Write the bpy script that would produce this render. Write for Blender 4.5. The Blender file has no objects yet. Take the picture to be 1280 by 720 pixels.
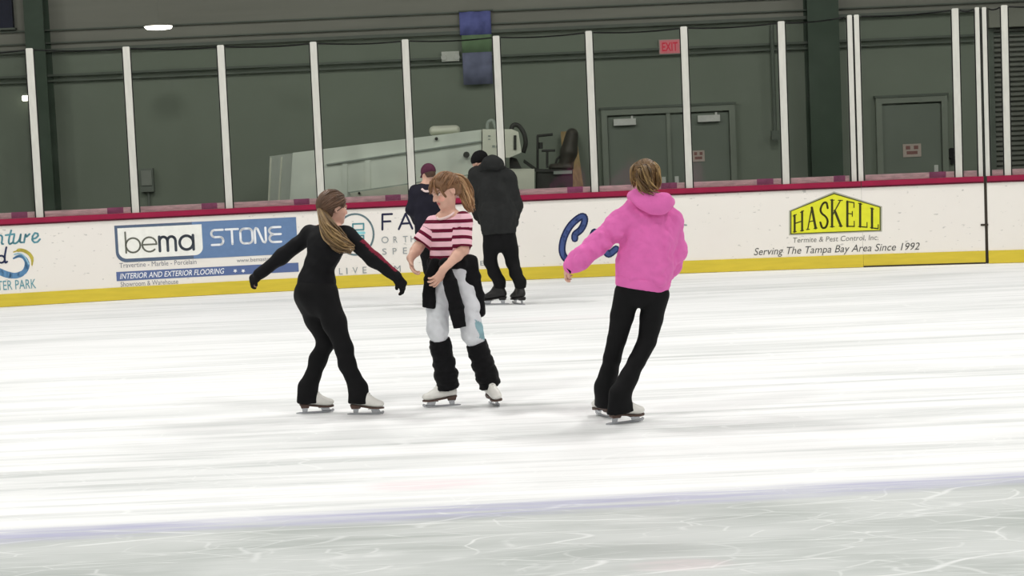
import bpy, bmesh, math, random
import numpy as np
from mathutils import Matrix, Vector

random.seed(7)
rng = np.random.default_rng(7)
SC = bpy.context.scene
COL = SC.collection

# ------------------------------------------------------------------ camera
FPX, CAM_H, PITCH, ROLL = 2200.0, 1.6, math.radians(4.24), math.radians(2.5)
CAM_M = (Matrix.Translation((0, 0, CAM_H)) @ Matrix.Rotation(math.pi / 2 - PITCH, 4, 'X')
         @ Matrix.Rotation(-ROLL, 4, 'Z'))
cam_data = bpy.data.cameras.new('camera')
cam_data.sensor_width = 36.0
cam_data.lens = 36.0 * FPX / 1280.0
cam_data.clip_end = 200
cam = bpy.data.objects.new('camera', cam_data)
cam.matrix_world = CAM_M
COL.objects.link(cam)
SC.camera = cam

# ------------------------------------------------------------------ world, lamps, exposure
world = bpy.data.worlds.new('world')
SC.world = world
world.use_nodes = True
world.node_tree.nodes['Background'].inputs[0].default_value = (0.9, 0.95, 1.0, 1)
world.node_tree.nodes['Background'].inputs[1].default_value = 0.05
SC.view_settings.view_transform = 'Standard'
SC.view_settings.look = 'None'
SC.view_settings.gamma = 1.0
SC.view_settings.use_curve_mapping = False
SC.view_settings.exposure = 0.0
LAMP_W = 235.0
for lx in (-12, -4, 4, 12):                       # rows of high-bay lamps over the ice
    for ly in (-10, -2, 6, 13, 19):
        ld = bpy.data.lights.new('high_bay_lamp', 'AREA')
        ld.shape = 'DISK'
        ld.size = 1.1
        ld.energy = LAMP_W
        ld.color = (1.0, 0.985, 0.955)
        lo = bpy.data.objects.new('high_bay_lamp', ld)
        lo.location = (lx, ly, 8.2)
        COL.objects.link(lo)

# ------------------------------------------------------------------ pixel -> world helpers (1280 x 720 frame)
RM = np.array(CAM_M.to_3x3())
CP = np.array((0, 0, CAM_H))


def ray(px, py):
    return RM @ np.array(((px - 640) / FPX, -(py - 360) / FPX, -1.0))


def W(px, py, Y):
    d = ray(px, py)
    return CP + d * (Y / d[1])


def G(px, py, z=0.0):
    d = ray(px, py)
    return CP + d * ((z - CAM_H) / d[2])


# ------------------------------------------------------------------ rink barrier curve
BD, BC = 22.9, 0.0195


def bpt(u, z, off=0.0):
    n = np.array((-2 * BC * u, -1.0, 0.0))
    n /= np.linalg.norm(n)
    return np.array((u, BD - BC * u * u, z)) + n * off


def BU(px, py):
    Y = BD
    for _ in range(12):
        p = W(px, py, Y)
        Y = BD - BC * p[0] ** 2
    return p[0], p[2]


# ------------------------------------------------------------------ materials
def lin(c):
    out = []
    for v in c[:3]:
        v = v / 255.0
        out.append(v / 12.92 if v <= 0.04045 else ((v + 0.055) / 1.055) ** 2.4)
    return out


MATS = {}


def mat(name, rgb, rough=0.6, spec=0.3, var=0.1, scale=12.0, bump=0.0, bscale=60.0, metal=0.0,
        attr=None, stretch=None, emit=0.0, sheen=0.0):
    if name in MATS:
        return MATS[name]
    m = bpy.data.materials.new(name)
    m.use_nodes = True
    nt = m.node_tree
    N, Lk = nt.nodes, nt.links
    b = N['Principled BSDF']
    b.inputs['Roughness'].default_value = rough
    b.inputs['Specular IOR Level'].default_value = spec
    b.inputs['Metallic'].default_value = metal
    if sheen:
        b.inputs['Sheen Weight'].default_value = sheen
    tc = N.new('ShaderNodeTexCoord')
    co = tc.outputs['Object']
    if stretch:
        mp = N.new('ShaderNodeMapping')
        mp.inputs['Scale'].default_value = stretch
        Lk.new(co, mp.inputs[0])
        co = mp.outputs[0]
    no = N.new('ShaderNodeTexNoise')
    no.inputs['Scale'].default_value = scale
    no.inputs['Detail'].default_value = 4
    Lk.new(co, no.inputs[0])
    mr = N.new('ShaderNodeMapRange')
    mr.inputs[1].default_value = 0.3
    mr.inputs[2].default_value = 0.7
    mr.inputs[3].default_value = 1 - var
    mr.inputs[4].default_value = 1 + var
    Lk.new(no.outputs[0], mr.inputs[0])
    mul = N.new('ShaderNodeVectorMath')
    mul.operation = 'SCALE'
    if attr:
        at = N.new('ShaderNodeAttribute')
        at.attribute_name = attr
        Lk.new(at.outputs['Color'], mul.inputs[0])
    else:
        mul.inputs[0].default_value = lin(rgb)
    Lk.new(mr.outputs[0], mul.inputs['Scale'])
    Lk.new(mul.outputs[0], b.inputs['Base Color'])
    if bump:
        n2 = N.new('ShaderNodeTexNoise')
        n2.inputs['Scale'].default_value = bscale
        n2.inputs['Detail'].default_value = 3
        Lk.new(co, n2.inputs[0])
        bp = N.new('ShaderNodeBump')
        bp.inputs['Strength'].default_value = bump
        bp.inputs['Distance'].default_value = 0.01
        Lk.new(n2.outputs[0], bp.inputs['Height'])
        Lk.new(bp.outputs[0], b.inputs['Normal'])
    if emit:
        b.inputs['Emission Color'].default_value = (*lin(rgb), 1)
        b.inputs['Emission Strength'].default_value = emit
    MATS[name] = m
    return m


def ice_material():
    m = bpy.data.materials.new('ice')
    m.use_nodes = True
    nt = m.node_tree
    N, Lk = nt.nodes, nt.links
    b = N['Principled BSDF']
    tc = N.new('ShaderNodeTexCoord')

    def mapping(scale, rot=0.0, loc=(0, 0, 0)):
        mp = N.new('ShaderNodeMapping')
        mp.inputs['Scale'].default_value = scale
        mp.inputs['Rotation'].default_value = (0, 0, math.radians(rot))
        mp.inputs['Location'].default_value = loc
        Lk.new(tc.outputs['Object'], mp.inputs[0])
        return mp.outputs[0]

    def noise(co, scale, detail=5, rough=0.6, dist=0.0):
        n = N.new('ShaderNodeTexNoise')
        n.inputs['Scale'].default_value = scale
        n.inputs['Detail'].default_value = detail
        n.inputs['Roughness'].default_value = rough
        n.inputs['Distortion'].default_value = dist
        Lk.new(co, n.inputs[0])
        return n.outputs[0]

    def rng_(v, a, c, lo=0.0, hi=1.0, smooth=True):
        r = N.new('ShaderNodeMapRange')
        r.interpolation_type = 'SMOOTHSTEP' if smooth else 'LINEAR'
        r.inputs[1].default_value = a
        r.inputs[2].default_value = c
        r.inputs[3].default_value = lo
        r.inputs[4].default_value = hi
        Lk.new(v, r.inputs[0])
        return r.outputs[0]

    def op(o, a, c=None, clamp=False):
        n = N.new('ShaderNodeMath')
        n.operation = o
        n.use_clamp = clamp
        for i, v in enumerate((a, c)):
            if v is None:
                continue
            if isinstance(v, (int, float)):
                n.inputs[i].default_value = v
            else:
                Lk.new(v, n.inputs[i])
        return n.outputs[0]

    def mix(f, a, c):
        n = N.new('ShaderNodeMix')
        n.data_type = 'RGBA'
        if isinstance(f, (int, float)):
            n.inputs[0].default_value = f
        else:
            Lk.new(f, n.inputs[0])
        for i, v in ((6, a), (7, c)):
            if isinstance(v, tuple):
                n.inputs[i].default_value = (*v, 1)
            else:
                Lk.new(v, n.inputs[i])
        return n.outputs[2]

    sep = N.new('ShaderNodeSeparateXYZ')
    Lk.new(tc.outputs['Object'], sep.inputs[0])
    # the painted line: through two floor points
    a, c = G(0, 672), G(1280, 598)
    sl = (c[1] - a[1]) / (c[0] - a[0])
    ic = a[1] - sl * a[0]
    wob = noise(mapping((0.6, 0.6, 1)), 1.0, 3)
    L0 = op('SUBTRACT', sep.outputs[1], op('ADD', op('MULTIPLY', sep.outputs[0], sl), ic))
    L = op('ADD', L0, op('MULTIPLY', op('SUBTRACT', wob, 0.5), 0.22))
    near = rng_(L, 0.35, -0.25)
    # smooth-ice patches, dark ceiling reflection painted grey; skate streaks, lying mostly across the view
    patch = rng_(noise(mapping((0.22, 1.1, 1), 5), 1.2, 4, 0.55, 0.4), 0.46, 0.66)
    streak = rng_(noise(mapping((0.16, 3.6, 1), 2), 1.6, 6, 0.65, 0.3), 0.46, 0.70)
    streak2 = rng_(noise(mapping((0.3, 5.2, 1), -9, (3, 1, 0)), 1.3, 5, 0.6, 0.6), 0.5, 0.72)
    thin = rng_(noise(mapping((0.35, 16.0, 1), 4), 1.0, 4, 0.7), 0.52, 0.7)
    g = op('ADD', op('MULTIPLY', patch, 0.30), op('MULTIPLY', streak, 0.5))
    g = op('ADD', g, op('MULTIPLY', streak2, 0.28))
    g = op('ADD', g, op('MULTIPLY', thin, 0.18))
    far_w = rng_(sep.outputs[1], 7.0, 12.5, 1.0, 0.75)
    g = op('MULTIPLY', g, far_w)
    nearg = op('MULTIPLY', near, rng_(noise(mapping((0.5, 1.6, 1), 8), 1.5, 5), 0.2, 0.62, 1.0, 0.5))  # greyer near zone: reflected dark ceiling painted into the ice colour
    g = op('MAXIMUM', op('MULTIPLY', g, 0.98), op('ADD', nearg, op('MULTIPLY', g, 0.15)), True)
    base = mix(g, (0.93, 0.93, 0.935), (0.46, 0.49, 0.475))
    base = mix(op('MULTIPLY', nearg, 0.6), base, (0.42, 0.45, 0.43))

    # carved scratches: thin bright arcs
    def scratch(scale, rot, w, seed, dens):
        v = N.new('ShaderNodeTexVoronoi')
        v.feature = 'DISTANCE_TO_EDGE'
        v.inputs['Scale'].default_value = scale
        dn = N.new('ShaderNodeTexNoise')
        dn.inputs['Scale'].default_value = 0.8
        mm = mapping((0.45, 1.5, 1), rot, (seed, seed, 0))
        Lk.new(mm, dn.inputs[0])
        ad = N.new('ShaderNodeVectorMath')
        ad.operation = 'ADD'
        Lk.new(mm, ad.inputs[0])
        Lk.new(dn.outputs[1], ad.inputs[1])
        Lk.new(ad.outputs[0], v.inputs[0])
        ln = rng_(v.outputs['Distance'], 0.0, w, 1.0, 0.0)
        msk = rng_(noise(mapping((1, 1, 1), rot, (seed * 2, 0, 0)), 1.3, 4), dens, dens + 0.12)
        return op('MULTIPLY', ln, msk)

    s = op('MAXIMUM', scratch(1.1, 15, 0.012, 1.3, 0.44), scratch(1.9, -24, 0.012, 4.1, 0.48))
    s = op('MAXIMUM', s, scratch(0.7, 40, 0.010, 7.7, 0.40))
    fine = op('MAXIMUM', scratch(3.1, 8, 0.022, 2.2, 0.42), scratch(4.3, -15, 0.024, 9.4, 0.44))
    fine = op('MAXIMUM', fine, scratch(2.4, 62, 0.014, 5.9, 0.46))
    base = mix(op('MULTIPLY', fine, 0.40), base, (0.90, 0.91, 0.91))
    base = mix(op('MULTIPLY', s, 0.55), base, (0.92, 0.93, 0.93))
    hl = op('MULTIPLY', rng_(noise(mapping((0.5, 20.0, 1), 6, (2, 5, 0)), 1.0, 5, 0.7), 0.55, 0.75), near)
    base = mix(op('MULTIPLY', hl, 0.5), base, (0.85, 0.87, 0.86))
    # painted line under the ice
    ab = op('ABSOLUTE', L)
    line = op('MULTIPLY', rng_(ab, 0.23, 0.05), rng_(noise(mapping((0.6, 9, 1), 3), 1.5, 6, 0.7), 0.34, 0.64, 0.12, 0.95))
    base = mix(line, base, (0.46, 0.46, 0.62))
    # remains of red paint
    for (px, py, rx, ry, st) in ((530, 606, 0.42, 0.20, 0.4), (850, 706, 0.25, 0.12, 0.3), (700, 398, 1.2, 0.35, 0.12)):
        q = G(px, py)
        dx = op('DIVIDE', op('SUBTRACT', sep.outputs[0], float(q[0])), rx)
        dy = op('DIVIDE', op('SUBTRACT', sep.outputs[1], float(q[1])), ry)
        rr = op('ADD', op('MULTIPLY', dx, dx), op('MULTIPLY', dy, dy))
        base = mix(op('MULTIPLY', op('MULTIPLY', rng_(rr, 1.0, 0.1), st), rng_(noise(mapping((0.9, 6, 1), 2), 1.7, 5, 0.65), 0.35, 0.6, 0.2, 1.0)), base, (0.80, 0.60, 0.64))
    Lk.new(base, b.inputs['Base Color'])
    Lk.new(rng_(g, 0.0, 1.0, 0.62, 0.38), b.inputs['Roughness'])
    b.inputs['Specular IOR Level'].default_value = 0.22
    b.inputs['IOR'].default_value = 1.31
    bp = N.new('ShaderNodeBump')
    bp.inputs['Strength'].default_value = 0.12
    bp.inputs['Distance'].default_value = 0.004
    Lk.new(op('ADD', s, streak), bp.inputs['Height'])
    Lk.new(bp.outputs[0], b.inputs['Normal'])
    return m


def glass_material():
    m = bpy.data.materials.new('rink_glass')
    m.use_nodes = True
    nt = m.node_tree
    N, Lk = nt.nodes, nt.links
    N.remove(N['Principled BSDF'])
    tr = N.new('ShaderNodeBsdfTransparent')
    tr.inputs[0].default_value = (0.95, 0.965, 0.95, 1)
    gl = N.new('ShaderNodeBsdfGlossy')
    gl.inputs['Roughness'].default_value = 0.04
    fr = N.new('ShaderNodeFresnel')
    fr.inputs[0].default_value = 1.45
    df = N.new('ShaderNodeBsdfDiffuse')
    df.inputs[0].default_value = (0.6, 0.62, 0.6, 1)
    no = N.new('ShaderNodeTexNoise')
    no.inputs['Scale'].default_value = 2.5
    no.inputs['Detail'].default_value = 5
    tc = N.new('ShaderNodeTexCoord')
    Lk.new(tc.outputs['Object'], no.inputs[0])
    mr = N.new('ShaderNodeMapRange')
    mr.inputs[1].default_value = 0.5
    mr.inputs[2].default_value = 0.8
    mr.inputs[4].default_value = 0.012
    Lk.new(no.outputs[0], mr.inputs[0])
    m1 = N.new('ShaderNodeMixShader')
    Lk.new(fr.outputs[0], m1.inputs[0])
    Lk.new(tr.outputs[0], m1.inputs[1])
    Lk.new(gl.outputs[0], m1.inputs[2])
    m2 = N.new('ShaderNodeMixShader')
    Lk.new(mr.outputs[0], m2.inputs[0])
    Lk.new(m1.outputs[0], m2.inputs[1])
    Lk.new(df.outputs[0], m2.inputs[2])
    Lk.new(m2.outputs[0], N['Material Output'].inputs[0])
    return m


def board_material():
    """white plastic sheeting with grey puck marks and scuffs"""
    m = bpy.data.materials.new('board_white')
    m.use_nodes = True
    nt = m.node_tree
    N, Lk = nt.nodes, nt.links
    b = N['Principled BSDF']
    b.inputs['Roughness'].default_value = 0.45
    b.inputs['Specular IOR Level'].default_value = 0.3
    tc = N.new('ShaderNodeTexCoord')
    mp = N.new('ShaderNodeMapping')
    mp.inputs['Scale'].default_value = (1.0, 1.0, 2.2)
    Lk.new(tc.outputs['Object'], mp.inputs[0])
    n1 = N.new('ShaderNodeTexNoise')
    n1.inputs['Scale'].default_value = 13
    n1.inputs['Detail'].default_value = 2
    Lk.new(mp.outputs[0], n1.inputs[0])
    r1 = N.new('ShaderNodeMapRange')
    r1.inputs[1].default_value = 0.68
    r1.inputs[2].default_value = 0.74
    r1.inputs[4].default_value = 0.55
    Lk.new(n1.outputs[0], r1.inputs[0])
    n2 = N.new('ShaderNodeTexNoise')
    n2.inputs['Scale'].default_value = 1.2
    n2.inputs['Detail'].default_value = 4
    Lk.new(tc.outputs['Object'], n2.inputs[0])
    cr = N.new('ShaderNodeMix')
    cr.data_type = 'RGBA'
    cr.inputs[6].default_value = (0.88, 0.85, 0.79, 1)
    cr.inputs[7].default_value = (0.84, 0.79, 0.75, 1)
    Lk.new(n2.outputs[0], cr.inputs[0])
    c2 = N.new('ShaderNodeMix')
    c2.data_type = 'RGBA'
    c2.inputs[7].default_value = (0.40, 0.39, 0.37, 1)
    Lk.new(r1.outputs[0], c2.inputs[0])
    Lk.new(cr.outputs[2], c2.inputs[6])
    Lk.new(c2.outputs[2], b.inputs['Base Color'])
    return m


def stripe_material():
    m = bpy.data.materials.new('striped_jersey')
    m.use_nodes = True
    nt = m.node_tree
    N, Lk = nt.nodes, nt.links
    b = N['Principled BSDF']
    b.inputs['Roughness'].default_value = 0.8
    b.inputs['Specular IOR Level'].default_value = 0.15
    at = N.new('ShaderNodeAttribute')
    at.attribute_name = 'stripe'
    fr = N.new('ShaderNodeMath')
    fr.operation = 'FRACT'
    Lk.new(at.outputs['Fac'], fr.inputs[0])
    rp = N.new('ShaderNodeValToRGB')
    rp.color_ramp.interpolation = 'CONSTANT'
    e = rp.color_ramp.elements
    e[0].position = 0.0
    e[0].color = (*lin((104, 20, 48)), 1)
    e[1].position = 0.40
    e[1].color = (*lin((244, 196, 208)), 1)
    Lk.new(fr.outputs[0], rp.inputs[0])
    Lk.new(rp.outputs[0], b.inputs['Base Color'])
    return m


# ------------------------------------------------------------------ object helpers
def link(o, parent=None):
    COL.objects.link(o)
    if parent is not None:
        o.parent = parent
    return o


def mesh_obj(name, verts, faces, material, parent=None, smooth=False, origin=None):
    me = bpy.data.meshes.new(name)
    v = np.asarray(verts, dtype=float)
    if origin is not None:
        v = v - np.asarray(origin)
    me.from_pydata(v.tolist(), [], [list(map(int, f)) for f in faces])
    me.validate()
    me.update()
    if smooth:
        me.polygons.foreach_set('use_smooth', [True] * len(me.polygons))
    if material is not None:
        me.materials.append(material)
    o = bpy.data.objects.new(name, me)
    if origin is not None:
        o.location = origin
    return link(o, parent)


def tag(o, label=None, cat=None, group=None, kind=None):
    for k, v in (('label', label), ('category', cat), ('group', group), ('kind', kind)):
        if v:
            o[k] = v
    return o


def empty(name, loc, label=None, cat=None, group=None, kind=None):
    o = bpy.data.objects.new(name, None)
    o.location = [float(x) for x in loc]
    o.empty_display_size = 0.1
    link(o)
    return tag(o, label, cat, group, kind)


class MB:
    """collects simple solids into one mesh"""

    def __init__(s):
        s.v, s.f = [], []

    def add(s, v, f):
        n = len(s.v)
        s.v += [tuple(map(float, p)) for p in v]
        s.f += [tuple(int(i) + n for i in q) for q in f]
        return s

    def box(s, x0, y0, z0, x1, y1, z1):
        return s.hexa([(x0, y0, z0), (x1, y0, z0), (x1, y1, z0), (x0, y1, z0),
                       (x0, y0, z1), (x1, y0, z1), (x1, y1, z1), (x0, y1, z1)])

    def hexa(s, p):
        return s.add(p, [(3, 2, 1, 0), (4, 5, 6, 7), (0, 1, 5, 4), (1, 2, 6, 5), (2, 3, 7, 6), (3, 0, 4, 7)])

    def prism(s, poly, d):
        """poly: list of 3d points (ccw seen from the front), extruded by vector d"""
        n = len(poly)
        p = [np.array(q, float) for q in poly]
        v = p + [q + np.array(d, float) for q in p]
        f = [tuple(range(n)), tuple(range(2 * n - 1, n - 1, -1))]
        f += [((i + 1) % n, i, n + i, n + (i + 1) % n) for i in range(n)]
        return s.add(v, f)

    def tube(s, path, r, ns=8):
        v, f = tube(path, r, ns)
        return s.add(v, f)

    def build(s, name, material, parent=None, smooth=False, origin=None):
        return mesh_obj(name, s.v, s.f, material, parent, smooth, origin)


def tube(path, radii, ns=6):
    P = np.asarray(path, float)
    n = len(P)
    R = np.broadcast_to(np.asarray(radii, float), (n,))
    T = np.gradient(P, axis=0)
    T /= np.linalg.norm(T, axis=1)[:, None] + 1e-9
    u = np.cross(T[0], (0.31, 0.42, 0.85))
    if np.linalg.norm(u) < 1e-3:
        u = np.cross(T[0], (1, 0, 0))
    V = []
    ang = np.arange(ns) * 2 * math.pi / ns
    for i in range(n):
        u = u - T[i] * np.dot(u, T[i])
        u /= np.linalg.norm(u) + 1e-9
        w = np.cross(T[i], u)
        V.append(P[i] + R[i] * (np.cos(ang)[:, None] * u + np.sin(ang)[:, None] * w))
    V = np.concatenate(V)
    F = []
    for i in range(n - 1):
        for j in range(ns):
            k = (j + 1) % ns
            F.append((i * ns + j, i * ns + k, (i + 1) * ns + k, (i + 1) * ns + j))
    F.append(tuple(range(ns - 1, -1, -1)))
    F.append(tuple(range((n - 1) * ns, n * ns)))
    return V, F


def spline(pts, n):
    """Catmull-Rom through pts"""
    P = np.asarray(pts, float)
    Q = np.vstack([2 * P[0] - P[1], P, 2 * P[-1] - P[-2]])
    out = []
    for t in np.linspace(0, len(P) - 1 - 1e-6, n):
        i = int(t)
        f = t - i
        a, b, c, d = Q[i:i + 4]
        out.append(0.5 * (2 * b + (c - a) * f + (2 * a - 5 * b + 4 * c - d) * f * f + (3 * b - a - 3 * c + d) * f ** 3))
    return np.array(out)


def nrm(v):
    v = np.asarray(v, float)
    return v / (np.linalg.norm(v) + 1e-12)


# ------------------------------------------------------------------ implicit surfaces -> mesh (surface nets)
class Field:
    def __init__(s):
        s.p = []

    def cap(s, a, b, ra, rb, k=0.02, op='+'):
        return s.seg(a, b, (ra, ra), (rb, rb), None, k, op)

    def seg(s, a, b, A, B, u=None, k=0.02, op='+', fa=False, fb=False):
        s.p.append(('seg', np.array(a, float), np.array(b, float), A, B,
                    None if u is None else np.array(u, float), k, op, fa, fb))
        return s

    def ell(s, c, r, axes=None, k=0.02, op='+'):
        s.p.append(('ell', np.array(c, float), np.array(r, float),
                    np.eye(3) if axes is None else np.array([nrm(x) for x in axes]), k, op))
        return s

    def chain(s, pts, rad, u=None, k=0.02, fa=False, fb=False):
        n = len(pts)
        for i in range(n - 1):
            A = rad[i] if isinstance(rad[i], tuple) else (rad[i], rad[i])
            B = rad[i + 1] if isinstance(rad[i + 1], tuple) else (rad[i + 1], rad[i + 1])
            s.seg(pts[i], pts[i + 1], A, B, u, k, '+', fa and i == 0, fb and i == n - 2)
        return s

    def cut(s, p, n, c=None, r=None):
        """remove everything on the side of the plane that n points to (optionally only within r of c)"""
        s.p.append(('cut', np.array(p, float), nrm(n), None if c is None else np.array(c, float), r))
        return s

    def bounds(s, q):
        if q[0] == 'seg':
            m = max(*q[3], *q[4])
            return np.minimum(q[1], q[2]) - m, np.maximum(q[1], q[2]) + m
        m = q[2].max()
        return q[1] - m, q[1] + m

    def mesh(s, h, smooth=2):
        lo = np.full(3, 1e9)
        hi = -lo
        for q in s.p:
            if q[0] != 'cut' and q[5 if q[0] == 'ell' else 7] == '+':
                a, b = s.bounds(q)
                lo, hi = np.minimum(lo, a), np.maximum(hi, b)
        lo = lo - 4 * h
        dim = np.ceil((hi - lo) / h).astype(int) + 5
        F = np.full(dim, 0.12, dtype=np.float32)
        ax = [(lo[i] + h * np.arange(dim[i])).astype(np.float32) for i in range(3)]
        for q in s.p:
            if q[0] == 'cut':
                X, Y, Z = ax[0][:, None, None], ax[1][None, :, None], ax[2][None, None, :]
                d = (X - q[1][0]) * q[2][0] + (Y - q[1][1]) * q[2][1] + (Z - q[1][2]) * q[2][2]
                if q[3] is not None:
                    rr = np.sqrt((X - q[3][0]) ** 2 + (Y - q[3][1]) ** 2 + (Z - q[3][2]) ** 2)
                    d = np.where(rr < q[4], d, -1)
                np.maximum(F, d, out=F)
                continue
            k, op = (q[6], q[7]) if q[0] == 'seg' else (q[4], q[5])
            a, b = s.bounds(q)
            i0 = np.clip(np.floor((a - k - 3 * h - lo) / h).astype(int), 0, dim - 1)
            i1 = np.clip(np.ceil((b + k + 3 * h - lo) / h).astype(int) + 1, 1, dim)
            sl = tuple(slice(i0[i], i1[i]) for i in range(3))
            X, Y, Z = ax[0][sl[0]][:, None, None], ax[1][sl[1]][None, :, None], ax[2][sl[2]][None, None, :]
            if q[0] == 'seg':
                A, B = q[1], q[2]
                n = B - A
                L = np.linalg.norm(n) + 1e-9
                n = n / L
                u = q[5]
                if u is None:
                    u = np.cross(n, (0.3, 0.5, 0.81))
                u = u - n * np.dot(u, n)
                u = nrm(u)
                v = np.cross(n, u)
                X, Y, Z = X - A[0], Y - A[1], Z - A[2]
                al = X * n[0] + Y * n[1] + Z * n[2]
                pu = X * u[0] + Y * u[1] + Z * u[2]
                pv = X * v[0] + Y * v[1] + Z * v[2]
                t = np.clip(al / L, 0, 1)
                w = q[3][0] + (q[4][0] - q[3][0]) * t
                d_ = q[3][1] + (q[4][1] - q[3][1]) * t
                e = np.maximum(np.maximum(-al, al - L), 0)
                mm = np.minimum(w, d_)
                qq = np.sqrt((pu / w) ** 2 + (pv / d_) ** 2 + (e / mm) ** 2) + 1e-4
                rr = np.sqrt(pu ** 2 + pv ** 2 + e ** 2) + 1e-4 * mm
                d = rr * (1 - 1 / qq)
                if q[8]:
                    d = np.maximum(d, -al)
                if q[9]:
                    d = np.maximum(d, al - L)
            else:
                c, r, R = q[1], q[2], q[3]
                X, Y, Z = X - c[0], Y - c[1], Z - c[2]
                la = [(X * R[i][0] + Y * R[i][1] + Z * R[i][2]) for i in range(3)]
                qq = np.sqrt(sum((la[i] / r[i]) ** 2 for i in range(3))) + 1e-4
                rr = np.sqrt(sum(la[i] ** 2 for i in range(3))) + 1e-4 * r.min()
                d = rr * (1 - 1 / qq)
            d = d.astype(np.float32)
            f = F[sl]
            if op == '+':
                hh = np.clip(0.5 + 0.5 * (f - d) / k, 0, 1)
                F[sl] = f + (d - f) * hh - k * hh * (1 - hh)
            else:
                d = -d
                hh = np.clip(0.5 - 0.5 * (d - f) / k, 0, 1)
                F[sl] = d + (f - d) * hh + k * hh * (1 - hh)
        return nets(F, lo, h, smooth)


def nets(F, lo, h, smooth):
    S = F < 0
    c = np.zeros(np.array(F.shape) - 1, np.uint8)
    off = [(i, j, k) for i in (0, 1) for j in (0, 1) for k in (0, 1)]
    nx, ny, nz = c.shape
    for i, j, k in off:
        c += S[i:i + nx, j:j + ny, k:k + nz]
    act = (c > 0) & (c < 8)
    idx = np.argwhere(act)
    ids = np.full(c.shape, -1, np.int32)
    ids[act] = np.arange(len(idx))
    acc = np.zeros((len(idx), 3))
    cnt = np.zeros(len(idx))
    for a in off:
        for d in range(3):
            if a[d]:
                continue
            b = list(a)
            b[d] = 1
            f0 = F[idx[:, 0] + a[0], idx[:, 1] + a[1], idx[:, 2] + a[2]]
            f1 = F[idx[:, 0] + b[0], idx[:, 1] + b[1], idx[:, 2] + b[2]]
            m = (f0 < 0) != (f1 < 0)
            t = np.where(m, f0 / np.where(m, f0 - f1, 1), 0)
            p = np.tile(np.array(a, float), (len(idx), 1))
            p[:, d] += t
            acc += p * m[:, None]
            cnt += m
    V = (idx + acc / cnt[:, None]) * h + lo
    Q = []
    sh = F.shape
    for d in range(3):
        e1, e2 = [(1, 2), (2, 0), (0, 1)][d]
        s0 = [slice(None)] * 3
        s1 = [slice(None)] * 3
        s0[d], s1[d] = slice(0, sh[d] - 1), slice(1, sh[d])
        ed = np.argwhere(S[tuple(s0)] != S[tuple(s1)])
        ed = ed[(ed[:, e1] > 0) & (ed[:, e2] > 0) & (ed[:, e1] < sh[e1] - 1) & (ed[:, e2] < sh[e2] - 1)]
        ins = S[ed[:, 0], ed[:, 1], ed[:, 2]]
        quad = []
        for o1, o2 in ((-1, -1), (0, -1), (0, 0), (-1, 0)):
            g = ed.copy()
            g[:, e1] += o1
            g[:, e2] += o2
            quad.append(ids[g[:, 0], g[:, 1], g[:, 2]])
        quad = np.stack(quad, 1)
        quad[~ins] = quad[~ins][:, ::-1]
        Q.append(quad)
    Q = np.concatenate(Q)
    if smooth:
        E = np.concatenate([Q[:, [0, 1]], Q[:, [1, 2]], Q[:, [2, 3]], Q[:, [3, 0]]])
        for _ in range(smooth):
            s_ = np.zeros_like(V)
            n_ = np.zeros(len(V))
            for cc in range(3):
                s_[:, cc] = np.bincount(E[:, 0], V[E[:, 1], cc], len(V)) + np.bincount(E[:, 1], V[E[:, 0], cc], len(V))
            n_ = np.bincount(E.ravel(), minlength=len(V)).astype(float)
            V = 0.5 * V + 0.5 * s_ / n_[:, None]
    return V, Q


def vnormals(V, Q):
    a = np.cross(V[Q[:, 2]] - V[Q[:, 0]], V[Q[:, 3]] - V[Q[:, 1]])
    N = np.zeros_like(V)
    for i in range(4):
        for c in range(3):
            N[:, c] += np.bincount(Q[:, i], a[:, c], len(V))
    return N / (np.linalg.norm(N, axis=1)[:, None] + 1e-12)


def folds(V, Q, amp, freq, seed=1, aniso=(1, 1, 1), ridge=False):
    """soft cloth creases: displace along the normal with a sum of waves"""
    r = np.random.default_rng(seed)
    N = vnormals(V, Q)
    P = V * np.array(aniso)
    s = np.zeros(len(V))
    for i in range(7):
        d = r.normal(size=3)
        d /= np.linalg.norm(d)
        f = freq * r.uniform(0.6, 1.8)
        ph = 2.0 * np.sin(P @ r.normal(size=3) * freq * 0.4 + r.uniform(0, 6))
        w_ = np.sin(P @ d * f + ph + r.uniform(0, 6))
        s += ((np.abs(w_) ** 0.7) * 1.8 - 1.2 if ridge else w_) / 7 * 1.6
    return V + N * (amp * s)[:, None]


def quad_obj(name, V, Q, material, parent, col=None, attr=None, extra=None):
    """mesh object out of arrays, smooth shaded; extra = further (verts, faces) joined in"""
    faces = Q.tolist()
    verts = V
    if extra:
        vs = [V]
        n = len(V)
        for ev, ef in extra:
            faces += [[int(i) + n for i in f] for f in ef]
            vs.append(np.asarray(ev))
            n += len(ev)
        verts = np.concatenate(vs)
    me = bpy.data.meshes.new(name)
    me.from_pydata(verts.tolist(), [], faces)
    me.update()
    me.polygons.foreach_set('use_smooth', [True] * len(me.polygons))
    me.materials.append(material)
    if col is not None:
        ca = me.color_attributes.new('Col', 'FLOAT_COLOR', 'POINT')
        full = np.ones((len(verts), 4))
        full[:, :3] = col if len(col) == len(verts) else np.vstack([col, np.tile(col[0], (len(verts) - len(col), 1))])
        ca.data.foreach_set('color', full.ravel())
    if attr is not None:
        fa = me.attributes.new(attr[0], 'FLOAT', 'POINT')
        fa.data.foreach_set('value', np.asarray(attr[1], np.float32))
    o = bpy.data.objects.new(name, me)
    return link(o, parent)


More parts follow.
